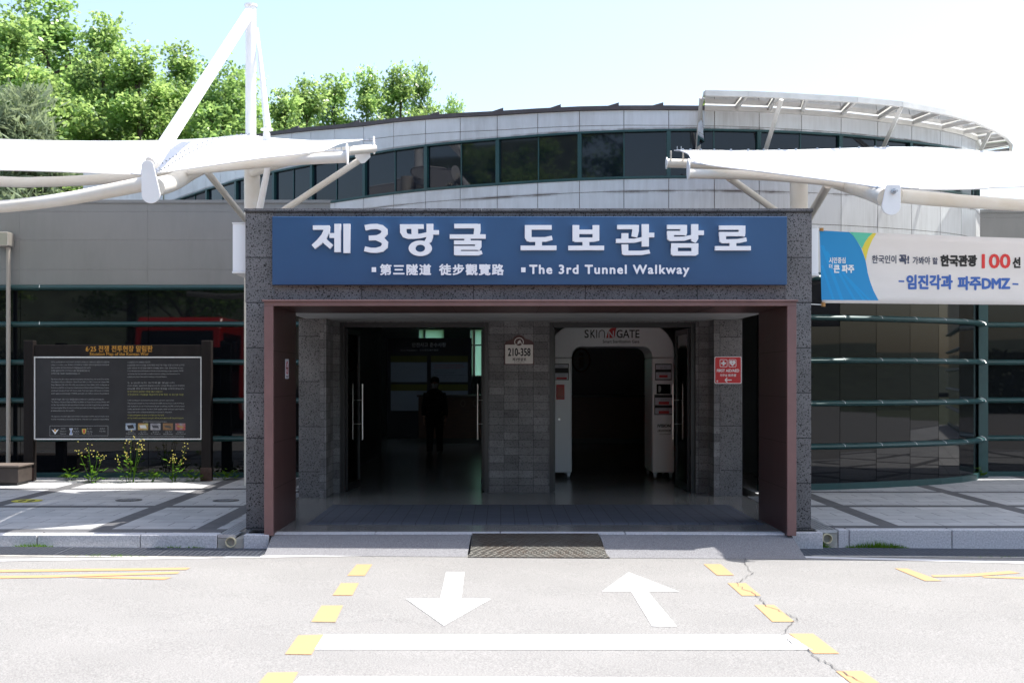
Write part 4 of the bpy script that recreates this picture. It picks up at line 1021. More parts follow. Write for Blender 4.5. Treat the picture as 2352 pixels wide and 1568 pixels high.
MB().box(xx(83,D), xx(463,D), D-CAMD-.03, D-CAMD+.02, zz(1008,D), zz(820,D)).build('panel', BOARDG, bd)
m = MB()
for a_ in ((80.2,819,464.8,821.6),(80.2,1006.4,464.8,1009)): m.box(xx(a_[0],D), xx(a_[2],D), D-CAMD-.04, D-CAMD+.03, zz(a_[3],D), zz(a_[1],D))
for a_ in ((80.2,821.7,83,1006.3),(462,821.7,464.8,1006.3)): m.box(xx(a_[0],D), xx(a_[2],D), D-CAMD-.04, D-CAMD+.03, zz(a_[3],D), zz(a_[1],D))
m.build('panel_frame', WHITE, bd)
b = MB(); put_text('6·25 전쟁 전투현장 알림판', (199,793.5,352,808), fm, b, .037, .15); put_text('Situation Map of the Korean War', (208,809,343,818.5), fm, b, .037); b.build('lettering', GOLD, bd, fix=False)
L1 = ['파주는 6.25전쟁 당시 국군1사단의 초기전투 (1950.6.26~1950.6.27), 중공군의 신정공세','(1951.1.1~1951.1.4), 중공군 5차공세 등 치열한 전투가 벌어졌던 지역으로','2000~2010년까지 육군 제1군단에서 전사자 유해발굴을 실시한 결과 162구의','유해를 발굴하였으며 이 지역에서 유품과 함께 발굴되었습니다','유해와 유품 7,000여 점을 발굴하였습니다','',
 'Paju Area is the place where representative battles of Korea War, such as the First and the','Third Battle of Seoul (1950.6.26~1950.6.27 and 1951.1.1~1951.1.4), and the Chinese Fifth','Phase Offensive (1951.4.22~1951.4.25), were broken out. From 2000 to 2010, the Republic of','Korea Army (ROKA) 1st Corps has conducted several Killed-in-Action (KIA) Recovery Projects','and found remains of total 162 heroic souls. From this region, 162 pieces of remains','and approximately 7,000 pieces of relics were founded.','',
 '이에 전사자들의 넋을 기리고 평화를 염원하는 마음으로 이 알림판을 설치하였습니다','The Ministry of National Defense (MND), the ROKA 1st Corps, the 1st Infantry Division, and','the Paju City installed this information board in order to console the grief of bereaved families','by honouring the KIAs, but also to cultivate patriotism by informing great sacrifice of our','predecessors to the public.','',
 'We urge your continued support and interest in this projects until the very last remains return','to their homeland, as recovering the bones of heroes is the perpetual responsibility']
b = MB(); y = 829.5
for k, s in enumerate(L1):
    if s: put_text(s, (119.5, y, 252 if len(s) > 45 else 119.5 + 1.45*len(s)*1.9 if ord(s[0]) > 1000 else 119.5+2.0*len(s), y+4.0), fm, b, .0315)
    y += 6.55
b.build('lettering', DIM, bd, fix=False)
L2 = [('1. 6.25전쟁 전사자 유해발굴 사업이란?',52,0),('6.25전쟁 당시 나라를 위해 목숨 바친 채 이름 모를 산야에 남겨진',130,0),('12만 4천여 위 호국용사들의 유해를 찾아 국립 현충원에 모시는',128,0),('It is a national project that intends to find the remains belonging to approximately 124,000',128,0),('war heroes that have been left at nameless mountains waiting to be discovered and to',120,0),('properly bury them at the national cemetery as they well-deserve.',90,0),('',0,0),
 ('2. 6.25전사자 유가족을 찾습니다',108,0),('전사자 유해는 2000년부터 발굴되고 있으나 신원을 확인할 단서가 부족하여',130,0),('DNA를 채취 분석하여 유가족과 맞춰볼 수밖에 없습니다',130,0),('한 번의 참여로 잃어버린 가족을 찾을 수 있습니다',80,1),('건강검진과 기념품을 제공하며 유해 확인 시 포상금 지급',128,1),('',0,0),
 ('2. We are looking for the bereaved families (direct, paternal or maternal line)',106,0),('The excavation project has been continued since 2000, and yet due to a lack of evidence,',130,0),('only method we can use to find bereaved families is matching the DNA of the bereaved',130,0),('families and the KIA remains. Therefore, DNA samples, which can be extracted from the',130,0),('tissues in the mouth, of the bereaved families are essential for the project.',102,0),('A single participation can allow us to find your lost family',84,1),('A free health examination and gift will be provided to all the participants',128,1)]
b = MB(); b2 = MB(); y = 829.5
for s, w, c_ in L2:
    if s: put_text(s, (294.5, y, 294.5+w, y+4.0), fm, b2 if c_ else b, .0315)
    y += 6.75
put_text('유해발굴 사업 KIA Recovery Projects', (329,966,385,969.5), fm, b, .0315)
b.build('lettering', DIM, bd, fix=False); b2.build('lettering', mat('olive_ink', (.35,.33,.08), rough=.6), bd, fix=False)
PH = [((.07,.16,.32),(.55,.56,.58),(.02,.02,.025)),((.40,.35,.12),(.35,.12,.03),(.6,.6,.6)),((.10,.10,.12),(.45,.44,.47),(.05,.05,.06)),((.16,.09,.04),(.28,.14,.06),(.07,.06,.05)),((.25,.28,.30),(.35,.04,.03),(.35,.22,.05))]
for k, cols in enumerate(PH):
    x0 = 290 + 28.5*k
    pm = mat('photo_%d' % k, cols[0], rough=.5, col2=cols[1], vscale=9+k, detail=3)
    ph = MB(); poly_px([(x0,971.5),(x0+23,971.5),(x0+23,987),(x0,987)], fm, ph, .0312); o = ph.build('photo', pm, bd, fix=False)
    g = MB(); poly_px([(x0+3,976),(x0+17,974.5+k),(x0+20,983),(x0+6,984-k)], fm, g, .0322); g.build('photo_subject', mat('photo_subject_%d' % k, cols[2], rough=.5), o, fix=False)
b = MB()
for k, (s, s2) in enumerate((('개토식','Opening'),('수습 및 확장','Collection'),('봉영식','Mt. Youngpyung'),('감식','Identification'),('합동봉안식','Joint Funeral'))):
    x0 = 291 + 28.5*k; put_text(s, (x0+4,989.5,x0+18,993), fm, b, .0315); put_text(s2, (x0,994,x0+22,997.5), fm, b, .0315)
def frame_px(b, x0, y0, x1, y1, w=.7):
    for r in ((x0,y0,x1,y0+w),(x0,y1-w,x1,y1),(x0,y0+w,x0+w,y1-w),(x1-w,y0+w,x1,y1-w)): poly_px([(r[0],r[1]),(r[2],r[1]),(r[2],r[3]),(r[0],r[3])], fm, b, .0315)
frame_px(b, 116, 977, 250, 1000.5); frame_px(b, 290, 1000.6, 423, 1004.5, .5)
for k, (s, s2) in enumerate((('국방부','Ministry of'),('육군','ROKA'),('제1사단','The 1st'),('파주시','PAJU City'))):
    x0 = 141 + 30*k; put_text(s, (x0,982,x0+11,986), fm, b, .0315); put_text(s2, (x0-1,988,x0+13,992), fm, b, .0315)
for k, s in enumerate(('National','1st Corps','Infantry')): put_text(s, (140+30*k,993.5,153+30*k,997), fm, b, .0315)
b.build('lettering', DIM, bd, fix=False)
m = MB(); poly_px([(120,985),(126,988),(128,983),(130,988),(137,985),(132,992),(128.5,997),(125,992)], fm, m, .0322); o = m.build('emblem', LETTER, bd, fix=False)
m = MB(); poly_px([(126.3,986),(130.7,986),(130.7,991),(126.3,991)], fm, m, .033); m.build('emblem_centre', GOLD, bd, fix=False)
m = MB(); poly_px([(161,983),(169,983),(166.5,990),(169,998),(161,998),(163.5,990)], fm, m, .0322); m.build('emblem', LETTER, bd, fix=False)
m = MB(); poly_px([(163.5,984),(166.5,984),(165.6,990),(167,996.5),(163,996.5),(164.4,990)], fm, m, .033); m.build('emblem_centre', INKB, bd, fix=False)
m = MB(); poly_px([(190,984),(199.5,984),(199.5,991),(197.5,995),(194.7,996.5),(192,995),(190,991)], fm, m, .0322); m.build('emblem', FLOWER, bd, fix=False)
m = MB(); put_text('1', (193,985.5,196.5,994), fm, m, .033, .5); m.build('emblem_centre', RED, bd, fix=False)

# ================================================================== STERILISATION GATE inside the right doorway
D = 18.0; yg = D-CAMD
gt = thing('walk_through_gate', (xx(1406,D), yg+.5, 0), 'white rounded walk-through sterilisation gate standing inside the right doorway', 'gate')
fm = front_map(D)
def arch(x0, x1, ytop, ro, xi0, xi1, yi, ri, zbot):
    o_ = [(x0, zbot)] + [(x0+ro-ro*math.cos(rad(90*i/10)), ytop-ro+ro*math.sin(rad(90*i/10))) for i in range(11)] + [(x1-ro+ro*math.sin(rad(90*i/10)), ytop-ro+ro*math.cos(rad(90*i/10))) for i in range(11)] + [(x1, zbot)]
    i_ = [(xi1, zbot)] + [(xi1-ri+ri*math.cos(rad(90*i/8)), yi-ri+ri*math.sin(rad(90*i/8))) for i in range(9)] + [(xi0+ri-ri*math.sin(rad(90*i/8)), yi-ri+ri*math.cos(rad(90*i/8))) for i in range(9)] + [(xi0, zbot)]
    return o_ + i_
gx0, gx1, gi0, gi1 = xx(1263,D), xx(1549,D), xx(1313.5,D), xx(1498,D)
zs = zz(821,D)
P_ = arch(gx0, gx1, zz(743,D), .46, gi0, gi1, zz(795.5,D), .16, zs+.003)
MB().prism_y(P_, yg, yg+.98).build('top_housing', GATEW, gt, bevel=.022)
for xa, xb in ((gx0, gi0), (gi1, gx1)):
    MB().box(xa, xb, yg, yg+.98, .10, zs-.003).build('side_cabinet', GATEW, gt, bevel=.022)
    for px in (xa+.05, xb-.05):
        for py in (yg+.06, yg+.9): MB().tube([(px-.018,py,.045),(px+.018,py,.045)], .043, 14).box(px-.03, px+.03, py-.03, py+.03, .075, .1).build('castor', GALV, gt)
gq = lambda x, y: ((2180+x/3.357)*.5742, (1250+y/3.357)*.5742)
def gqs(l): return [gq(x, y) for x, y in l]
b = MB(); hh = .0035
for s, x0, x1 in (('S',530,588),('K',610,675),('I',688,700)): put_text(s, (*gq(x0,230), *gq(x1,340)), fm, b, hh, .35)
poly_px(gqs(stroke2d([(726,338),(726,275),(738,246),(765,236),(790,246),(800,275),(800,338)], 12)), fm, b, hh)
put_text('GATE', (*gq(960,230), *gq(1268,340)), fm, b, hh, .35); put_text('Smart Sterilization Gate', (*gq(775,368), *gq(1265,408)), fm, b, hh, .12)
b.build('lettering', BLACK, gt, fix=False)
b = MB(); poly_px(gqs([(823,340),(835,290),(850,245),(880,215),(915,200),(972,194),(955,215),(945,260),(940,310),(925,340)]), fm, b, hh); b.build('emblem', RED, gt, fix=False)
b = MB(); put_text('N', (*gq(850,245), *gq(925,338)), fm, b, hh+.001, .3); b.build('emblem_letter', LETTER, gt, fix=False)
def sticker(x0, y0, x1, y1, rows, lines):
    b = MB(); poly_px([(x0,y0),(x1,y0),(x1,y1),(x0,y1)], fm, b, .0015); s_ = b.build('sticker', BLACK, gt, fix=False)
    w, r, k = MB(), MB(), MB()
    for (a_, c_) in rows: poly_px([(x0+1.6,a_),(x1-1.6,a_),(x1-1.6,c_),(x0+1.6,c_)], fm, w, .0025)
    w.build('sticker_field', STICK, s_, fix=False)
    for kind, *v in lines:
        if kind == 'r': poly_px(rrect(*v, 1.2), fm, r, .0033)
        elif kind == 'g': put_text(v[0], v[1:], fm, r if False else k, .0033)
        else: put_text(v[0], v[1:], fm, k, .0033)
    if r.v: r.build('red_button', RED, s_, fix=False)
    k.build('lettering', INK, s_, fix=False)
sticker(1268,835,1306.5,872.5, [(837,844.6),(856.5,871)], [('t','skin skin',1284,839.5,1294,843),('r',1278,866,1302,870.5),('t','게이트 중앙에 위치하시면',1279,858,1301,860.5),('t','소독이 시작됩니다',1281,861.5,1298,864)])
sticker(1504.7,835,1542.8,873, [(837.5,848),(854.5,870.5)], [('t','skin skin',1516.5,842,1531,845.3),('r',1514,861,1533.5,866.8),('t','When you stand in the center',1511.5,856,1535,857.8),('t','of the gate, disinfection begins',1511,858.4,1536,860.2)])
sticker(1503,906,1546,952.3, [(913,930),(936.5,950.5)], [('r',1513,922,1536.5,928.5),('r',1513,943,1536.5,949.5),('t','ゲートの中央に位置すると、',1511,915,1539,917.6),('t','消毒が始まります。',1516,918.3,1534,920.8),('t','位于门中央 开始消毒。',1513,938.5,1537,941.5)])
m = MB().box(xx(1508,D), xx(1540.5,D), yg-.006, yg-.0005, zz(904.5,D), zz(882,D)); o = m.build('screen', DGLASS, gt, bevel=.002)
m = MB(); poly_px([(1512,886),(1516,885.5),(1518.5,889),(1518.5,896),(1516,900),(1512,900)], fm, m, .0072); m.build('screen_picture', mat('screen_grey', (.35,.35,.36), rough=.5), o, fix=False)
m = MB().box(xx(1277.5,D), xx(1296.5,D), yg-.025, yg-.0005, zz(917,D), zz(883,D)); o = m.build('thermometer_screen', RED, gt, bevel=.006)
m = MB(); poly_px([(1279.5,890),(1294.5,890),(1294.5,914),(1279.5,914)], fm, m, .0262); m.build('screen_glass', mat('screen_red', (.38,.03,.015), rough=.15, var=.3, vscale=6), o, fix=False)
for px, py in ((1285,962.5), (1524,962)):
    c = at(px, py, D); m = MB().tube([c+Vector((0,-.001,0)), c+Vector((0,-.012,0))], .018, 14); m.build('sensor_knob', CHROME, gt, smooth=True)
b = MB(); put_text('iVISION', (1510,973.5,1540.5,981), fm, b, hh, .5); put_text('(주)아이비젼', (1510.5,986,1540.5,992.5), fm, b, hh, .2); put_text('032-578-6557', (1515,994.5,1540.5,997.8), fm, b, hh)
b.build('lettering', BLACK, gt, fix=False)

# ================================================================== LOBBY FURNISHINGS
D = 30.0; lb = thing('notice_board', (xx(986,D), D-CAMD, 0), 'large dark notice board with pale text sheets and olive headings, inside the lobby', 'board')
fm = front_map(D)
MB().box(xx(888,D), xx(1083.5,D), D-CAMD, D-CAMD+.1, 0.02, zz(776,D)).build('panel', mat('notice_dark', (.035,.035,.05), rough=.5), lb, bevel=.004)
w, oM = MB(), MB()
n8 = lambda x, y: ((1300+x/3.357)*.5742, (1250+y/3.357)*.5742)
for x0, x1 in ((883,1370),(1423,1918)):
    for y0, y1, y2 in ((580,664,932),(962,1046,1316)):
        poly_px([n8(x0,y0), n8(x1,y0), n8(x1,y1), n8(x0,y1)], fm, oM, .004); poly_px([n8(x0,y1+2), n8(x1,y1+2), n8(x1,y2), n8(x0,y2)], fm, w, .004)
w.build('sheet', mat('sheet_pale', (.42,.47,.54), rough=.6), lb, fix=False); oM.build('heading', mat('sheet_olive', (.20,.19,.04), rough=.6), lb, fix=False)
b = MB(); put_text('안전사고 준수사항', (*n8(1168,402), *n8(1625,462)), fm, b, .006, .25); put_text('Safety Regulations   安全事故遵守事项', (*n8(1010,490), *n8(1522,520)), fm, b, .006); b.build('lettering', LETTER, lb, fix=False)
b = MB()
for s, x0, x1, y0 in (('1. The admission is not allowed to',1450,1850,692),('infants and the elderly,',1470,1880,718),('and please follow the guide.',1470,1820,740)): put_text(s, (*n8(x0,y0), *n8(x1,y0+16)), fm, b, .006)
b.build('lettering', RED, lb, fix=False)
b = MB()
for s, x0, x1, y0 in (('2. The shaft is quite steep.',1450,1640,770),('Please do not run inside the tunnel.',1470,1740,795),('3. Please do not touch any facilities.',1450,1890,832)): put_text(s, (*n8(x0,y0), *n8(x1,y0+16)), fm, b, .006)
b.build('lettering', INK, lb, fix=False)
D = 28.0; dk = thing('reception_desk', (xx(1200,D), D-CAMD+.5, 0), 'long brown wooden reception desk in the dark lobby', 'desk')
MB().box(xx(961,D), xx(1560,D), D-CAMD, D-CAMD+.08, .12, 1.13).build('front_panel', WOOD, dk, bevel=.004)
MB().box(xx(961,D)-.04, xx(1560,D), D-CAMD-.06, D-CAMD+.75, 1.131, 1.18).build('desk_top', mat('desk_top_dark', (.03,.02,.018), rough=.3), dk, bevel=.006)
MB().box(xx(961,D)+.05, xx(1560,D), D-CAMD+.05, D-CAMD+.7, .001, .119).build('plinth', BLACKM, dk)
MB().box(xx(961,D), xx(961,D)+.06, D-CAMD+.081, D-CAMD+.7, .12, 1.13).build('end_panel', WOOD, dk)
fm = front_map(D); m = MB()
for cx_ in (1063, 1092): ring_px(ellipse(cx_,926,6,8,20), ellipse(cx_,926,4.2,6,20), fm, m, .006)
m.build('emblem', mat('emblem_brown', (.16,.10,.08), rough=.5), dk, fix=False)
D = 31.85; iw = thing('information_sign', at(1334.7, 827, D), 'round dark brown ring sign with a letter i on the lobby wall', 'sign')
fm = front_map(D); b = MB()
ring_px(ellipse(1334.7,827,21.5,28,32), ellipse(1334.7,827,18.5,24.5,32), fm, b, .01); o = b.build('ring', WOOD, iw, fix=False); q_ = o.modifiers.new('thick', 'SOLIDIFY'); q_.thickness = .02
b = MB(); put_text('i', (1329,810,1340,845), fm, b, .01, 1.0); o = b.build('lettering', WOOD, iw, fix=False)
MB().tube([at(1334.7,827,D)+Vector((0,.012,0)), at(1334.7,827,D)+Vector((0,.14,0))], .05, 12).build('mount', WOOD, iw)

# ------------------------------------------------------------------ person standing in front of the desk
D = 23.6; pX, pY = xx(1740/2.24*.5742+950*.5742, D), D-CAMD
pX = xx((950+1767/2.24)*.5742, D)
pe = thing('person', (pX, pY, 0), 'person in black clothes and a white face mask standing in the dark lobby', 'person')
def T(pts, r, m, n=12): m.tube([(pX+x, pY+y, z) for x, y, z in pts], r, n)
def B(c, rx, ry, rz, m): m.ball((pX+c[0], pY+c[1], c[2]), rx, ry, rz)
m = MB()
B((0,0,1.49), .078, .095, .115, m); B((0,-.035,1.45), .06, .06, .07, m)                 # head, jaw
T([(0,.01,1.40),(0,.01,1.30)], [.055,.06], m)
for s in (-1, 1):
    B((s*.079,.005,1.485), .012,.022,.032, m)                                         # ears
    T([(s*.17,0,1.27),(s*.215,.01,1.0),(s*.22,-.03,.79)], [.05,.042,.028], m)           # arms
    B((s*.222,-.035,.735), .02,.036,.05, m)
    for k, (dx, dl) in enumerate(((-.028,.070),(-.010,.082),(.009,.078),(.026,.062))):   # four fingers, slightly curled
        T([(s*.222,-.035+dx,.70),(s*.218,-.04+dx,.70-dl*.55),(s*.205,-.046+dx,.70-dl)], [.0095,.0085,.007], m, 8)
    T([(s*.215,-.06,.75),(s*.205,-.085,.72),(s*.20,-.09,.69)], [.011,.0095,.008], m, 8)   # thumb
    T([(s*.085,0,.80),(s*.095,-.01,.45),(s*.10,.0,.09)], [.085,.058,.04], m)
    T([(s*.10,.03,.045),(s*.105,-.14,.035)], [.045,.035], m)
B((0,-.098,1.475), .013,.022,.022, m)                                                   # nose
for z, rx, ry in ((1.22,.17,.10),(1.08,.155,.10),(.95,.145,.095),(.83,.155,.10)): B((0,0,z), rx, ry, .12, m)
o = m.build('body', SKIN, pe, smooth=True)
r_ = o.modifiers.new('one_surface', 'REMESH'); r_.mode = 'VOXEL'; r_.voxel_size = .0075; r_.use_smooth_shade = True
m = MB()
for z, rx, ry in ((1.25,.19,.115),(1.10,.178,.118),(.96,.168,.115),(.82,.172,.12)): B((0,0,z), rx, ry, .125, m)
for s in (-1, 1): T([(s*.165,0,1.285),(s*.22,.01,1.0),(s*.225,-.025,.82)], [.066,.056,.045], m)
T([(0,.01,1.385),(0,.01,1.30)], [.068,.09], m)
o = m.build('jacket', CLOTH, pe, smooth=True); r_ = o.modifiers.new('one_surface', 'REMESH'); r_.mode = 'VOXEL'; r_.voxel_size = .012; r_.use_smooth_shade = True
m = MB()
for s in (-1, 1): T([(s*.08,0,.84),(s*.097,-.005,.45),(s*.102,.005,.07)], [.105,.078,.066], m)
o = m.build('trousers', CLOTH, pe, smooth=True); r_ = o.modifiers.new('one_surface', 'REMESH'); r_.mode = 'VOXEL'; r_.voxel_size = .012; r_.use_smooth_shade = True
m = MB()
for s in (-1, 1): T([(s*.10,.045,.035),(s*.106,-.05,.042),(s*.108,-.165,.028)], [.046,.05,.036], m)
m.build('shoe', BLACK, pe, smooth=True)
m = MB(); B((0,.018,1.535), .098,.108,.10, m); B((0,.05,1.48), .09,.075,.10, m); B((.02,-.05,1.585), .075,.05,.035, m); o = m.build('hair', BLACK, pe, smooth=True)
r_ = o.modifiers.new('one_surface', 'REMESH'); r_.mode = 'VOXEL'; r_.voxel_size = .01; r_.use_smooth_shade = True
m = MB(); rows = []
for j in range(7):
    v = j/6; rows.append([(pX + (.072 - .012*v)*math.sin(q), pY - .03 - (.082 + .012*math.sin(v*3.1))*math.cos(q), 1.485 - .10*v) for q in [rad(-75 + 150*i/10) for i in range(11)]])
m.grid(rows); o = m.build('face_mask', mat('mask_white', (.75,.76,.78), rough=.8), pe, smooth=True); q_ = o.modifiers.new('thick', 'SOLIDIFY'); q_.thickness = .003

# ================================================================== FLOOR MAT, STEEL PLATE, DRAINS
rm = bpy.data.materials.new('rubber_mat_tiles'); rm.use_nodes = True; N, L = nodes(rm); bs = N['Principled BSDF']
g = N.new('ShaderNodeNewGeometry'); br2 = N.new('ShaderNodeTexBrick'); br2.offset = 0; br2.inputs['Scale'].default_value = 1
br2.inputs['Brick Width'].default_value = .155; br2.inputs['Row Height'].default_value = .31; br2.inputs['Mortar Size'].default_value = .004
br2.inputs['Color1'].default_value = (.088,.10,.128,1); br2.inputs['Color2'].default_value = (.105,.116,.146,1); br2.inputs['Mortar'].default_value = (.012,.012,.016,1); L.new(g.outputs['Position'], br2.inputs[0])
wv = N.new('ShaderNodeTexWave'); wv.inputs['Scale'].default_value = 14; wv.bands_direction = 'Y'; wv.inputs['Distortion'].default_value = 1.5; L.new(g.outputs['Position'], wv.inputs[0])
k = N.new('ShaderNodeMix'); k.data_type = 'RGBA'; k.blend_type = 'MULTIPLY'; k.inputs[0].default_value = .45; L.new(br2.outputs[0], k.inputs[6]); L.new(wv.outputs[0], k.inputs[7]); L.new(k.outputs[2], bs.inputs[0]); bs.inputs['Roughness'].default_value = .6
m = MB().box(-2.10, 2.85, .44, 2.25, .0015, .014); m.add([(-2.13,.41,.002),(2.88,.41,.002),(2.85,.44,.014),(-2.10,.44,.014)], [(0,1,2,3)])
o = m.build('floor_mat', rm, None); tag(o, 'wide blue-grey ribbed rubber mat on the portal floor', 'mat')
cp = bpy.data.materials.new('checker_plate'); cp.use_nodes = True; N, L = nodes(cp); bs = N['Principled BSDF']
g = N.new('ShaderNodeNewGeometry'); w1 = N.new('ShaderNodeTexWave'); w1.wave_profile = 'TRI'; w1.bands_direction = 'DIAGONAL'; w1.inputs['Scale'].default_value = 16
mp = N.new('ShaderNodeMapping'); mp.inputs['Scale'].default_value = (1,-1,0); L.new(g.outputs['Position'], w1.inputs[0]); L.new(g.outputs['Position'], mp.inputs[0])
w2 = N.new('ShaderNodeTexWave'); w2.wave_profile = 'TRI'; w2.bands_direction = 'DIAGONAL'; w2.inputs['Scale'].default_value = 16; L.new(mp.outputs[0], w2.inputs[0])
ck = N.new('ShaderNodeTexChecker'); ck.inputs['Scale'].default_value = 26; L.new(g.outputs['Position'], ck.inputs[0])
k = N.new('ShaderNodeMix'); L.new(ck.outputs[1], k.inputs[0]); L.new(w1.outputs['Fac'], k.inputs[2]); L.new(w2.outputs['Fac'], k.inputs[3])
no = N.new('ShaderNodeTexNoise'); no.inputs['Scale'].default_value = 4; no.inputs['Detail'].default_value = 6; L.new(g.outputs['Position'], no.inputs[0])
r1 = N.new('ShaderNodeMapRange'); r1.inputs[1].default_value = .42; r1.inputs[2].default_value = .62; L.new(no.outputs[0], r1.inputs[0])
c1 = N.new('ShaderNodeMix'); c1.data_type = 'RGBA'; c1.inputs[6].default_value = (.052,.038,.029,1); c1.inputs[7].default_value = (.072,.068,.060,1); L.new(r1.outputs[0], c1.inputs[0])
r2 = N.new('ShaderNodeMapRange'); r2.inputs[1].default_value = .6; r2.inputs[2].default_value = .9; L.new(k.outputs[0], r2.inputs[0])
c2 = N.new('ShaderNodeMix'); c2.data_type = 'RGBA'; c2.inputs[7].default_value = (.105,.112,.104,1); L.new(r2.outputs[0], c2.inputs[0]); L.new(c1.outputs[2], c2.inputs[6]); L.new(c2.outputs[2], bs.inputs[0])
bs.inputs['Metallic'].default_value = .4; bs.inputs['Roughness'].default_value = .5
bp = N.new('ShaderNodeBump'); bp.inputs['Strength'].default_value = .6; bp.inputs['Distance'].default_value = .01; L.new(k.outputs[0], bp.inputs['Height']); L.new(bp.outputs[0], bs.inputs['Normal'])
sp = thing('checker_plate_ramp', (.35, -.6, 0), 'rusty checker plate steel ramp at the foot of the entrance', 'ramp')
m = MB().hexa([(-.30,-.84,-.135),(1.035,-.84,-.14),(1.0,-.32,-.014),(-.29,-.32,-.014)], [(-.30,-.84,-.115),(1.035,-.84,-.12),(1.0,-.32,.004),(-.29,-.32,.004)]); m.build('plate', cp, sp)
m = MB().hexa([(-.32,-.94,-.152),(1.06,-.94,-.158),(1.036,-.841,-.14),(-.30,-.841,-.135)], [(-.32,-.94,-.140),(1.06,-.94,-.146),(1.036,-.841,-.1205),(-.30,-.841,-.1155)]); m.build('lip', cp, sp)
# gutter gratings
def grate(xa, yf, label):
    x1 = xa + .99; yb = yf - .10; ya = yf - .57
    t = thing('gutter_grating', (xa+.5, (ya+yb)/2, road_z(xa, ya)), label, 'grating', 'steel gutter gratings along the kerb')
    m = MB(); z = lambda x: road_z(x, ya) + .012
    for i in range(12): y = ya + (yb-ya)*i/11; m.hexa([(xa,y-.004,z(xa)-.03),(x1,y-.004,z(x1)-.03),(x1,y+.004,z(x1)-.03),(xa,y+.004,z(xa)-.03)], [(xa,y-.004,z(xa)),(x1,y-.004,z(x1)),(x1,y+.004,z(x1)),(xa,y+.004,z(xa))])
    for i in range(21): x = xa+.003 + (x1-xa-.006)*i/20; m.box(x-.003, x+.003, ya, yb, z(x)-.02, z(x)-.001)
    m.build('bars', GRATEM, t)
GL = ['steel gutter grating touching the ramp left of the portal','second steel gutter grating left of the asphalt ramp','steel gutter grating in front of the left kerb below the board','steel gutter grating near the left end of the kerb','leftmost steel gutter grating in view']
for k, s in enumerate(GL): grate(-3.315 - k*1.0, -.42, s)
GR = ['steel gutter grating touching the ramp right of the portal','second steel gutter grating right of the asphalt ramp','third steel gutter grating right of the asphalt ramp']
for k, s in enumerate(GR): grate(3.0 + k*1.0, -.06, s)
# slotted channels beside the portal and the pipe ends below them
def channel(xa, xb, ya, yb, label):
    t = thing('channel_drain', ((xa+xb)/2, ya, 0), label, 'drain', 'slotted channel drains beside the portal')
    MB().box(xa, xb, ya+.01, yb, -.12, -.02).build('trough', RUBBER, t)
    m = MB(); n = 5
    for i in range(n): x = xa + .012 + (xb-xa-.024)*i/(n-1); m.box(x-.014, x+.014, ya, yb, -.0195, -.002)
    m.box(xa, xb, ya-.02, ya+.012, -.03, .001); m.build('slats', GALV, t)
channel(-2.88, -2.70, -.39, 3.9, 'slotted metal channel drain along the left side of the portal')
channel(3.335, 3.538, -.03, 3.4, 'slotted metal channel drain along the right side of the portal')
def drain_pipe(px, py, D, label):
    c = at(px, py, D); t = []; m = MB(); n = 24
    for rr, yy in ((.052,-.02),(.052,.22),(.044,.22),(.044,-.02)): t.append([(c.x + rr*math.cos(2*math.pi*i/n), c.y + yy, c.z + rr*math.sin(2*math.pi*i/n)) for i in range(n+1)])
    m.grid(t + [t[0]]); o = m.build('drain_pipe', CREAMPVC, None, smooth=True); tag(o, label, 'pipe', 'pale drain pipe ends in the kerb')
    d = MB().tube([(c.x, c.y+.12, c.z), (c.x, c.y+.2, c.z)], .0435, 20).build('pipe_inside', BLACK, o)
    return o
drain_pipe(530, 1244, 11.57, 'pale round pipe end in the kerb left of the portal')
drain_pipe(1900, 1236, 11.93, 'pale round pipe end in the kerb right of the portal')
for px, py, s in ((296,1147.5,'round grey manhole cover in the left pavement, nearer the board middle'), (519,1148.5,'round grey manhole cover in the left pavement, next to the portal')):
    p = on_floor(px, py, .004); m = MB().prism_z([(p.x+.17*math.cos(2*math.pi*i/32), p.y+.17*math.sin(2*math.pi*i/32)) for i in range(32)], .0035, .007)
    o = m.build('manhole_cover', mat('cover_grey', (.10,.10,.10), rough=.7, var=.4, vscale=25), None); tag(o, s, 'manhole', 'manhole covers in the left pavement')
    m = MB()
    for k in range(3): m.box(p.x-.10, p.x+.10, p.y-.06+.05*k, p.y-.045+.05*k, .0072, .0085)
    m.build('raised_bar', GALV, o)
p = on_floor(62, 1149.5, .004)
fs_ = thing('floor_sticker', p, 'worn round yellow sticker on the left pavement', 'sticker')
MB().prism_z([(p.x+.19*math.cos(2*math.pi*i/32), p.y+.19*math.sin(2*math.pi*i/32)) for i in range(32)], .004, .006).build('disc', mat('sticker_yellow', (.45,.42,.05), rough=.7, var=.3, vscale=14), fs_)
m = MB()
for dx in (-.06, .06): m.prism_z([(p.x+dx+.035*math.cos(2*math.pi*i/16), p.y+.10*math.sin(2*math.pi*i/16)-.01) for i in range(16)], .0062, .0072)
m.build('footprint', BLACK, fs_)

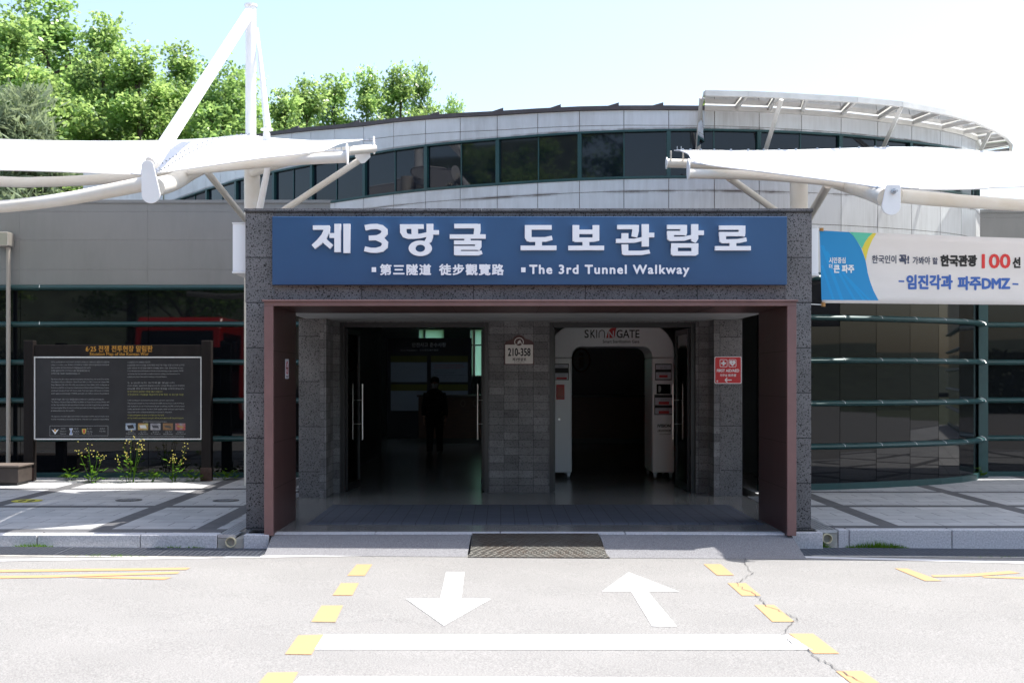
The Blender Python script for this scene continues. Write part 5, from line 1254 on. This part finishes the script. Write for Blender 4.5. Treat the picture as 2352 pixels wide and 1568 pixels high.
# downpipe with its hopper head, planter box at the left edge
dp = thing('rain_downpipe', (xx(12,18.1), 6.15, 0), 'beige rain downpipe with a square hopper head on the left wall', 'downpipe')
MB().tube([(xx(13,18.1),6.2,.02),(xx(13,18.1),6.2,zz(566,18.1))], .034, 14).build('pipe', mat('downpipe_beige', (.36,.33,.29), rough=.4), dp, smooth=True)
MB().box(xx(-14,18.1), xx(21,18.1), 6.06, 6.295, zz(565,18.1), zz(533,18.1)).build('hopper_head', mat('hopper_metal', (.50,.47,.42), rough=.3, metal=.6), dp, bevel=.012)
D = 16.9; pb = thing('planter_box', (-7.6, 5.1, 0), 'brown box planter standing at the left edge of the pavement', 'planter')
m = MB().box(-8.6, xx(42,D), D-CAMD, D-CAMD+.5, .04, .27).build('box', mat('planter_brown', (.05,.038,.032), rough=.7, var=.25, vscale=5), pb, bevel=.01)
MB().box(-8.65, xx(45,D), D-CAMD-.03, D-CAMD+.53, .271, .30).build('rim', mat('planter_rim', (.12,.095,.08), rough=.7, var=.2), pb, bevel=.008)
MB().box(-8.5, xx(36,D), D-CAMD+.05, D-CAMD+.45, .001, .0395).build('plinth', BLACKM, pb)

# ================================================================== WEEDS AND GRASS
def weed(px, D, h, nst, seed, label, flowers=True, wd=.2):
    R = random.Random(seed); x0 = xx(px, D); y0 = D-CAMD
    t = thing('flowering_weed' if flowers else 'low_weed', (x0, y0, 0), label, 'weed', 'weeds growing along the foot of the wall')
    st_, lf, fl = MB(), MB(), MB()
    for k in range(nst):
        hh_ = h*R.uniform(.55, 1); dx = R.uniform(-wd, wd); dy = R.uniform(-.08, .08); b0 = (x0+dx*.25, y0+dy*.3, 0)
        pts = [b0, (x0+dx*.45, y0+dy*.5, hh_*.35), (x0+dx*.8+R.uniform(-.02,.02), y0+dy, hh_*.72), (x0+dx*1.1, y0+dy, hh_)]
        st_.tube(pts, [.006,.005,.004,.003], 5)
        if flowers:
            for j in range(5):
                c = Vector(pts[3]) + Vector((R.gauss(0,.03), R.gauss(0,.03), R.gauss(-.02,.05))); fl.ball(c, .010, .010, .009, 6, 4)
            for j in range(3): c = Vector(pts[2]).lerp(Vector(pts[3]), R.random()) + Vector((R.gauss(0,.03),0,0)); fl.ball(c, .009, .009, .009, 5, 4)
    for k in range(44 if flowers else 60):
        a = R.uniform(0, 6.28); r0 = R.uniform(.0, wd*.9); z = R.uniform(.02, .18 if k < 20 else h*.6); l = R.uniform(.05, .12); c = Vector((x0+r0*math.cos(a), y0+r0*math.sin(a)*.4, z))
        d = Vector((math.cos(a), math.sin(a), R.uniform(-.2,.7))).normalized()*l; n = d.cross(Vector((0,0,1))).normalized()*l*.3
        lf.add([c, c+d*.5+n, c+d, c+d*.5-n], [(0,1,2,3)])
    st_.build('stem', GRASS, t); lf.build('leaf', GRASS, t, fix=False)
    if flowers: fl.build('flower', FLOWER, t, smooth=True)
weed(213, 17.35, .68, 4, 1, 'tall yellow flowering weed under the left half of the board')
weed(300, 17.4, .72, 7, 2, 'bushy yellow flowering weed under the middle of the board')
weed(395, 17.5, .62, 4, 3, 'thin yellow flowering weed under the right half of the board')
weed(345, 17.55, .2, 2, 5, 'low leafy weed between two flowering weeds under the board', False, .22)
weed(440, 17.6, .18, 2, 6, 'low leafy weed beside the right post of the board', False, .2)
weed(520, 17.9, .15, 2, 7, 'low leafy weed at the wall foot right of the board', False, .25)
weed(160, 17.8, .12, 2, 8, 'tiny leafy weed beside the left post of the board', False, .12)
weed(2240, 18.2, .15, 2, 9, 'low leafy weed at the foot of the curved glass wall', False, .15)
def tuft(xa, xb, y, z, n, h, seed, label):
    R = random.Random(seed); m = MB()
    for k in range(n):
        x = R.uniform(xa, xb); yy = y + R.uniform(-.05, .05); hh_ = h*R.uniform(.4,1)*(1-abs((x-(xa+xb)/2)/(xb-xa))*1.2); a = R.uniform(0, 6.28)
        d = Vector((math.cos(a), math.sin(a), 0))*.006; l = Vector((R.gauss(0,.03), R.gauss(-.01,.03), max(.01, hh_))); c = Vector((x, yy, z))
        m.add([c-d, c+d, c+l], [(0,1,2)])
    o = m.build('grass_tuft', GRASS, None, fix=False); tag(o, label, 'grass', 'grass tufts along the kerb foot')
tuft(3.22, 3.44, -.10, -.19, 260, .10, 1, 'grass tuft left of the right drain pipe')
tuft(3.60, 4.25, -.10, -.20, 700, .12, 2, 'wide grass tuft right of the right drain pipe')
tuft(-4.95, -4.55, -.45, -.12, 160, .06, 3, 'grass tuft at the left kerb joint')
tuft(-3.5, -3.0, -.46, -.125, 80, .04, 4, 'thin moss tuft below the left drain pipe')
tuft(4.2, 5.6, -.66, -.205, 160, .05, 5, 'thin grass strip between the right grating and the white line')
tuft(-4.2, -3.4, -1.02, -.125, 70, .04, 6, 'thin grass strip between the left grating and the white line')

# ================================================================== TREES
def tree_mesh(seed, h, r, zlow, nlobe, nleaf, size, lm, pine=False):
    R = random.Random(seed); tr, cr = MB(), MB()
    lean = (R.uniform(-.3,.3), R.uniform(-.3,.3))
    ax = [(lean[0]*t*t, lean[1]*t*t, h*.96*t) for t in [i/8 for i in range(9)]]
    tr.tube(ax, [.17*(1-t*.9)+.012 for t in [i/8 for i in range(9)]], 9)
    lobes = []
    for k in range(nlobe):
        f = (k+.5)/nlobe; z = zlow + (h-zlow)*f*.95; prof = math.sin(math.pi*min(1, .22+.80*f))**.7 if not pine else (1-f)*.9+.12
        a = k*2.4 + R.uniform(-.5,.5); rr = r*prof*R.uniform(.45,1.0); c = Vector((lean[0]*f+rr*math.cos(a), lean[1]*f+rr*math.sin(a), z + R.uniform(-.2,.3)))
        lr = r*R.uniform(.22,.38)*(0.6+.5*prof); lobes.append((c, lr))
        z0 = max(h*.18, z - rr*R.uniform(.5,.9)); t0 = z0/(h*.96); p0 = Vector((lean[0]*t0*t0, lean[1]*t0*t0, z0))
        mid = p0.lerp(c, .5) + Vector((R.uniform(-.15,.15), R.uniform(-.15,.15), -.05))
        tr.tube([p0, mid, c], [.055, .035, .012], 6)
        for q in range(3):
            e = c + Vector((R.gauss(0,1), R.gauss(0,1), R.gauss(.3,.8))).normalized()*lr*.8; tr.tube([mid.lerp(c,.6), e], [.018,.006], 5)
    lobes.append((Vector((lean[0], lean[1], h-.1)), r*.28))
    for c, lr in lobes:
        ncl = max(6, int(nleaf/len(lobes)/14))
        for q in range(ncl):
            d = Vector((R.gauss(0,1), R.gauss(0,1), R.gauss(0,1))).normalized()*lr*R.uniform(.35,1.12)**.7; d.z *= .8; cc = c + d
            for j in range(14):
                p = cc + Vector((R.gauss(0,.13), R.gauss(0,.13), R.gauss(0,.09)))
                l = size*R.uniform(.7,1.3)
                if pine: u = (d.normalized()*.6 + Vector((R.gauss(0,.5), R.gauss(0,.5), .5+R.gauss(0,.4)))).normalized()*l; w = u.cross(Vector((R.gauss(0,1),R.gauss(0,1),R.gauss(0,1)))).normalized()*l*.10
                else: u = Vector((R.gauss(0,1), R.gauss(0,1), R.gauss(-.3,.6))).normalized()*l; w = u.cross(Vector((R.gauss(0,.6),R.gauss(0,.6),1))).normalized()*l*.36
                cr.add([p-u*.5, p+w*.9-u*.05, p+u*.5, p-w*.9-u*.05], [(0,1,2,3)])
    return tr, cr
def proto(seed, h, r, zlow, nlobe, nleaf, size, lm, pine=False):
    tr, cr = tree_mesh(seed, h, r, zlow, nlobe, nleaf, size, lm, pine)
    root = bpy.data.objects.new('broadleaf_tree' if not pine else 'conifer_tree', None); C.objects.link(root); root.location = (0,0,0)
    t = tr.build('trunk', BARK, root, smooth=True); c = cr.build('crown', lm, root, fix=False)
    return root
PROT = [proto(11, 12, 2.4, 4.2, 27, 18500, .14, LEAF1), proto(12, 12, 2.0, 4.0, 24, 16000, .135, LEAF1), proto(13, 12, 2.7, 3.6, 30, 20000, .145, LEAF2)]
used = [False]*3
def tree(k, px, ptop, D, label, group='trees behind the building', rot=0.0, wide=1.0):
    root = PROT[k] if not used[k] else copy_tree(PROT[k]); used[k] = True
    h = zz(ptop, D) + 1.2; s = h/12.1
    root.location = (xx(px, D), D-CAMD, -1.2); root.rotation_euler = (0,0,rot); root.scale = (s*wide, s*wide, s)
    tag(root, label, 'tree', group)
TL = [(0,25,60,33,.3,1.0,'bright green tree cut by the left edge of the picture'),(2,125,2,37,1.1,1.0,'tallest tree, rising above the grey-green conifer'),
 (0,240,60,35,2.0,.9,'bright tree just right of the tallest tree'),(1,322,118,34,.5,1.05,'leafy tree above the lower end of the slanting mast strut'),(0,415,126,36,4.1,.9,'round topped tree left of the slanting mast strut'),
 (2,505,170,34,5.0,.95,'leafy tree between the slanting strut and the mast'),(1,560,178,37,2.2,1.0,'tree crown right behind the white mast'),(0,655,228,36,1.3,.9,'tree crown just right of the mast behind the roof edge'),
 (1,705,200,38,3.0,1.0,'tree crown right of the mast, above the white membrane tip'),(0,770,193,40,.9,.85,'tree crown over the dark roof coping, left of two pointed crowns'),
 (1,838,172,40,4.4,.72,'slender pointed tree crown above the curved roof'),(1,925,168,41,1.9,.9,'rightmost large tree crown above the curved roof'),(0,968,172,42.5,5.5,.6,'narrow crown behind the rightmost large tree'),(1,1040,240,44,2.9,.6,'small tree tip barely showing above the roof')]
for k, px, pt, D, rot, wd, s in TL: tree(k, px, pt, D, s, rot=rot, wide=wd)
for i, (k, px, pt, D, rot) in enumerate([(2,60,130,42,.2),(2,180,150,43,1.9),(2,300,190,42,3.1),(2,380,200,44,4.6),(2,470,220,42,.8),(2,570,250,43,2.7),(2,690,250,45,5.2),(2,-60,90,40,3.6)]):
    tree(k, px, pt, D, 'deeper green tree filling the gaps behind the bright front row', group='deeper green trees of the back row', rot=rot, wide=1.15)
pn = proto(31, 8.2, 2.1, 1.4, 34, 20000, .24, PINE, True)
D = 29.0; h = zz(228, D)+1.2; s_ = h/8.3
pn.location = (xx(105,D), D-CAMD, -1.2); pn.scale = (s_*1.25, s_*1.25, s_); tag(pn, 'grey-green conifer above the left end of the membrane canopy', 'tree')
p2 = copy_tree(pn); D = 28; p2.location = (xx(235,D), D-CAMD, -1.2); p2.scale = (.75,.75,.83); p2.rotation_euler = (0,0,2); tag(p2, 'smaller grey-green conifer peeping over the canopy, right of the larger one', 'tree')

# ================================================================== WHAT THE GLASS REFLECTS: road side behind the camera, plus an added bank and leafy screen
for i in range(7):
    k = i % 3; root = copy_tree(PROT[k]); R = random.Random(50+i)
    root.location = (-46 + i*6.2 + R.uniform(-1,1), -36 + R.uniform(-3,3), -.4); sc_ = R.uniform(1.3,1.75); root.scale = (sc_*1.3, sc_*1.3, sc_); root.rotation_euler = (0,0,R.uniform(0,6))
    tag(root, 'tall green tree across the road, seen only as a reflection in the dark glass', 'tree', 'trees across the road')
rows = []; R = random.Random(3)
for j in range(9):
    y = -40 - 4*j; rows.append([(-220 + 16*i, y + R.uniform(-1,1) + max(0, -(-220+16*i)-40)*.55 + max(0, (-220+16*i)-60)*.5, -1.0 + j*(3.1 if -220+16*i < -25 else .75) + R.uniform(-.6,.6)) for i in range(29)])  # added bank: high left darkens reflections, low right lets sky light in
structure('reflection_bank', MB().grid(rows), mat('reflection_bank_green', (.052,.066,.042), rough=1, var=.5, vscale=.8, bump=1, bscale=3), 'unseen dark green bank added across the road to darken the glass reflections', smooth=True)
R = random.Random(9); m = MB()
for k in range(16000):
    p = Vector((R.uniform(-34, 34), -26.5 + R.uniform(-.7,.9), R.uniform(-.1, 2.9))); u = Vector((R.gauss(0,1), R.gauss(0,1), R.gauss(0,1))).normalized()*.2; w = u.cross(Vector((R.gauss(0,1),R.gauss(0,1),1))).normalized()*.09
    m.add([p-u*.5, p+w, p+u*.5, p-w], [(0,1,2,3)])
hg = m.build('backdrop', mat('backdrop_leaf', (.05,.065,.038), rough=.7), None, fix=False); tag(hg, 'unseen dark leafy hedge across the road, reflected in the glass walls', 'backdrop')  # added out of view so the glass mirrors less bright ground and horizon
MB().box(-34, 34, -26.9, -26.0, -.3, 2.75).build('backdrop_core', mat('backdrop_dark', (.03,.045,.02), rough=.9), hg)
def bus(x, y, label):
    t = thing('tour_bus', (x, y, 0), label, 'bus', 'red tour buses parked across the road')
    z0 = road_z(x, y)
    prof = [(-5.5,.35),(5.35,.35),(5.5,.9),(5.42,1.7),(5.15,3.0),(4.9,3.3),(-5.3,3.3),(-5.5,3.0)]
    MB().prism_x([(y+a_, z0+c_) for a_, c_ in prof], x-1.24, x+1.24).build('body', BUSRED, t, bevel=.06)
    MB().hexa([(x-1.08,y+5.435,z0+1.72),(x+1.08,y+5.435,z0+1.72),(x+1.08,y+5.40,z0+1.72),(x-1.08,y+5.40,z0+1.72)], [(x-1.02,y+5.20,z0+2.9),(x+1.02,y+5.20,z0+2.9),(x+1.02,y+5.1,z0+2.9),(x-1.02,y+5.1,z0+2.9)]).build('windscreen', DGLASS, t)
    for sx in (-1.246, 1.246): MB().box(x+sx-.004, x+sx+.004, y-5.2, y+4.9, z0+1.75, z0+2.85).build('window', DGLASS, t)
    for sx in (-.95, .95):
        MB().box(x+sx-.17, x+sx+.17, y+5.44, y+5.52, z0+.62, z0+.82).build('headlight', WHITE, t, bevel=.02)
        MB().box(x+sx*1.42-.05, x+sx*1.42+.05, y+5.3, y+5.55, z0+2.1, z0+2.6).build('mirror', BLACKM, t, bevel=.02)
        for yy in (-3.2, 3.4): MB().tube([(x+sx*1.3-.14,y+yy,z0+.5),(x+sx*1.3+.14,y+yy,z0+.5)], .5, 22).build('wheel', RUBBER, t, smooth=True)
    return t
bus(-9.3, -13.3, 'red tour bus reflected in the glass above the information board')
bus(-6.3, -13.5, 'red tour bus reflected in the glass just left of the portal')
bus(13.5, -15.5, 'red tour bus reflected at the right edge of the glass')
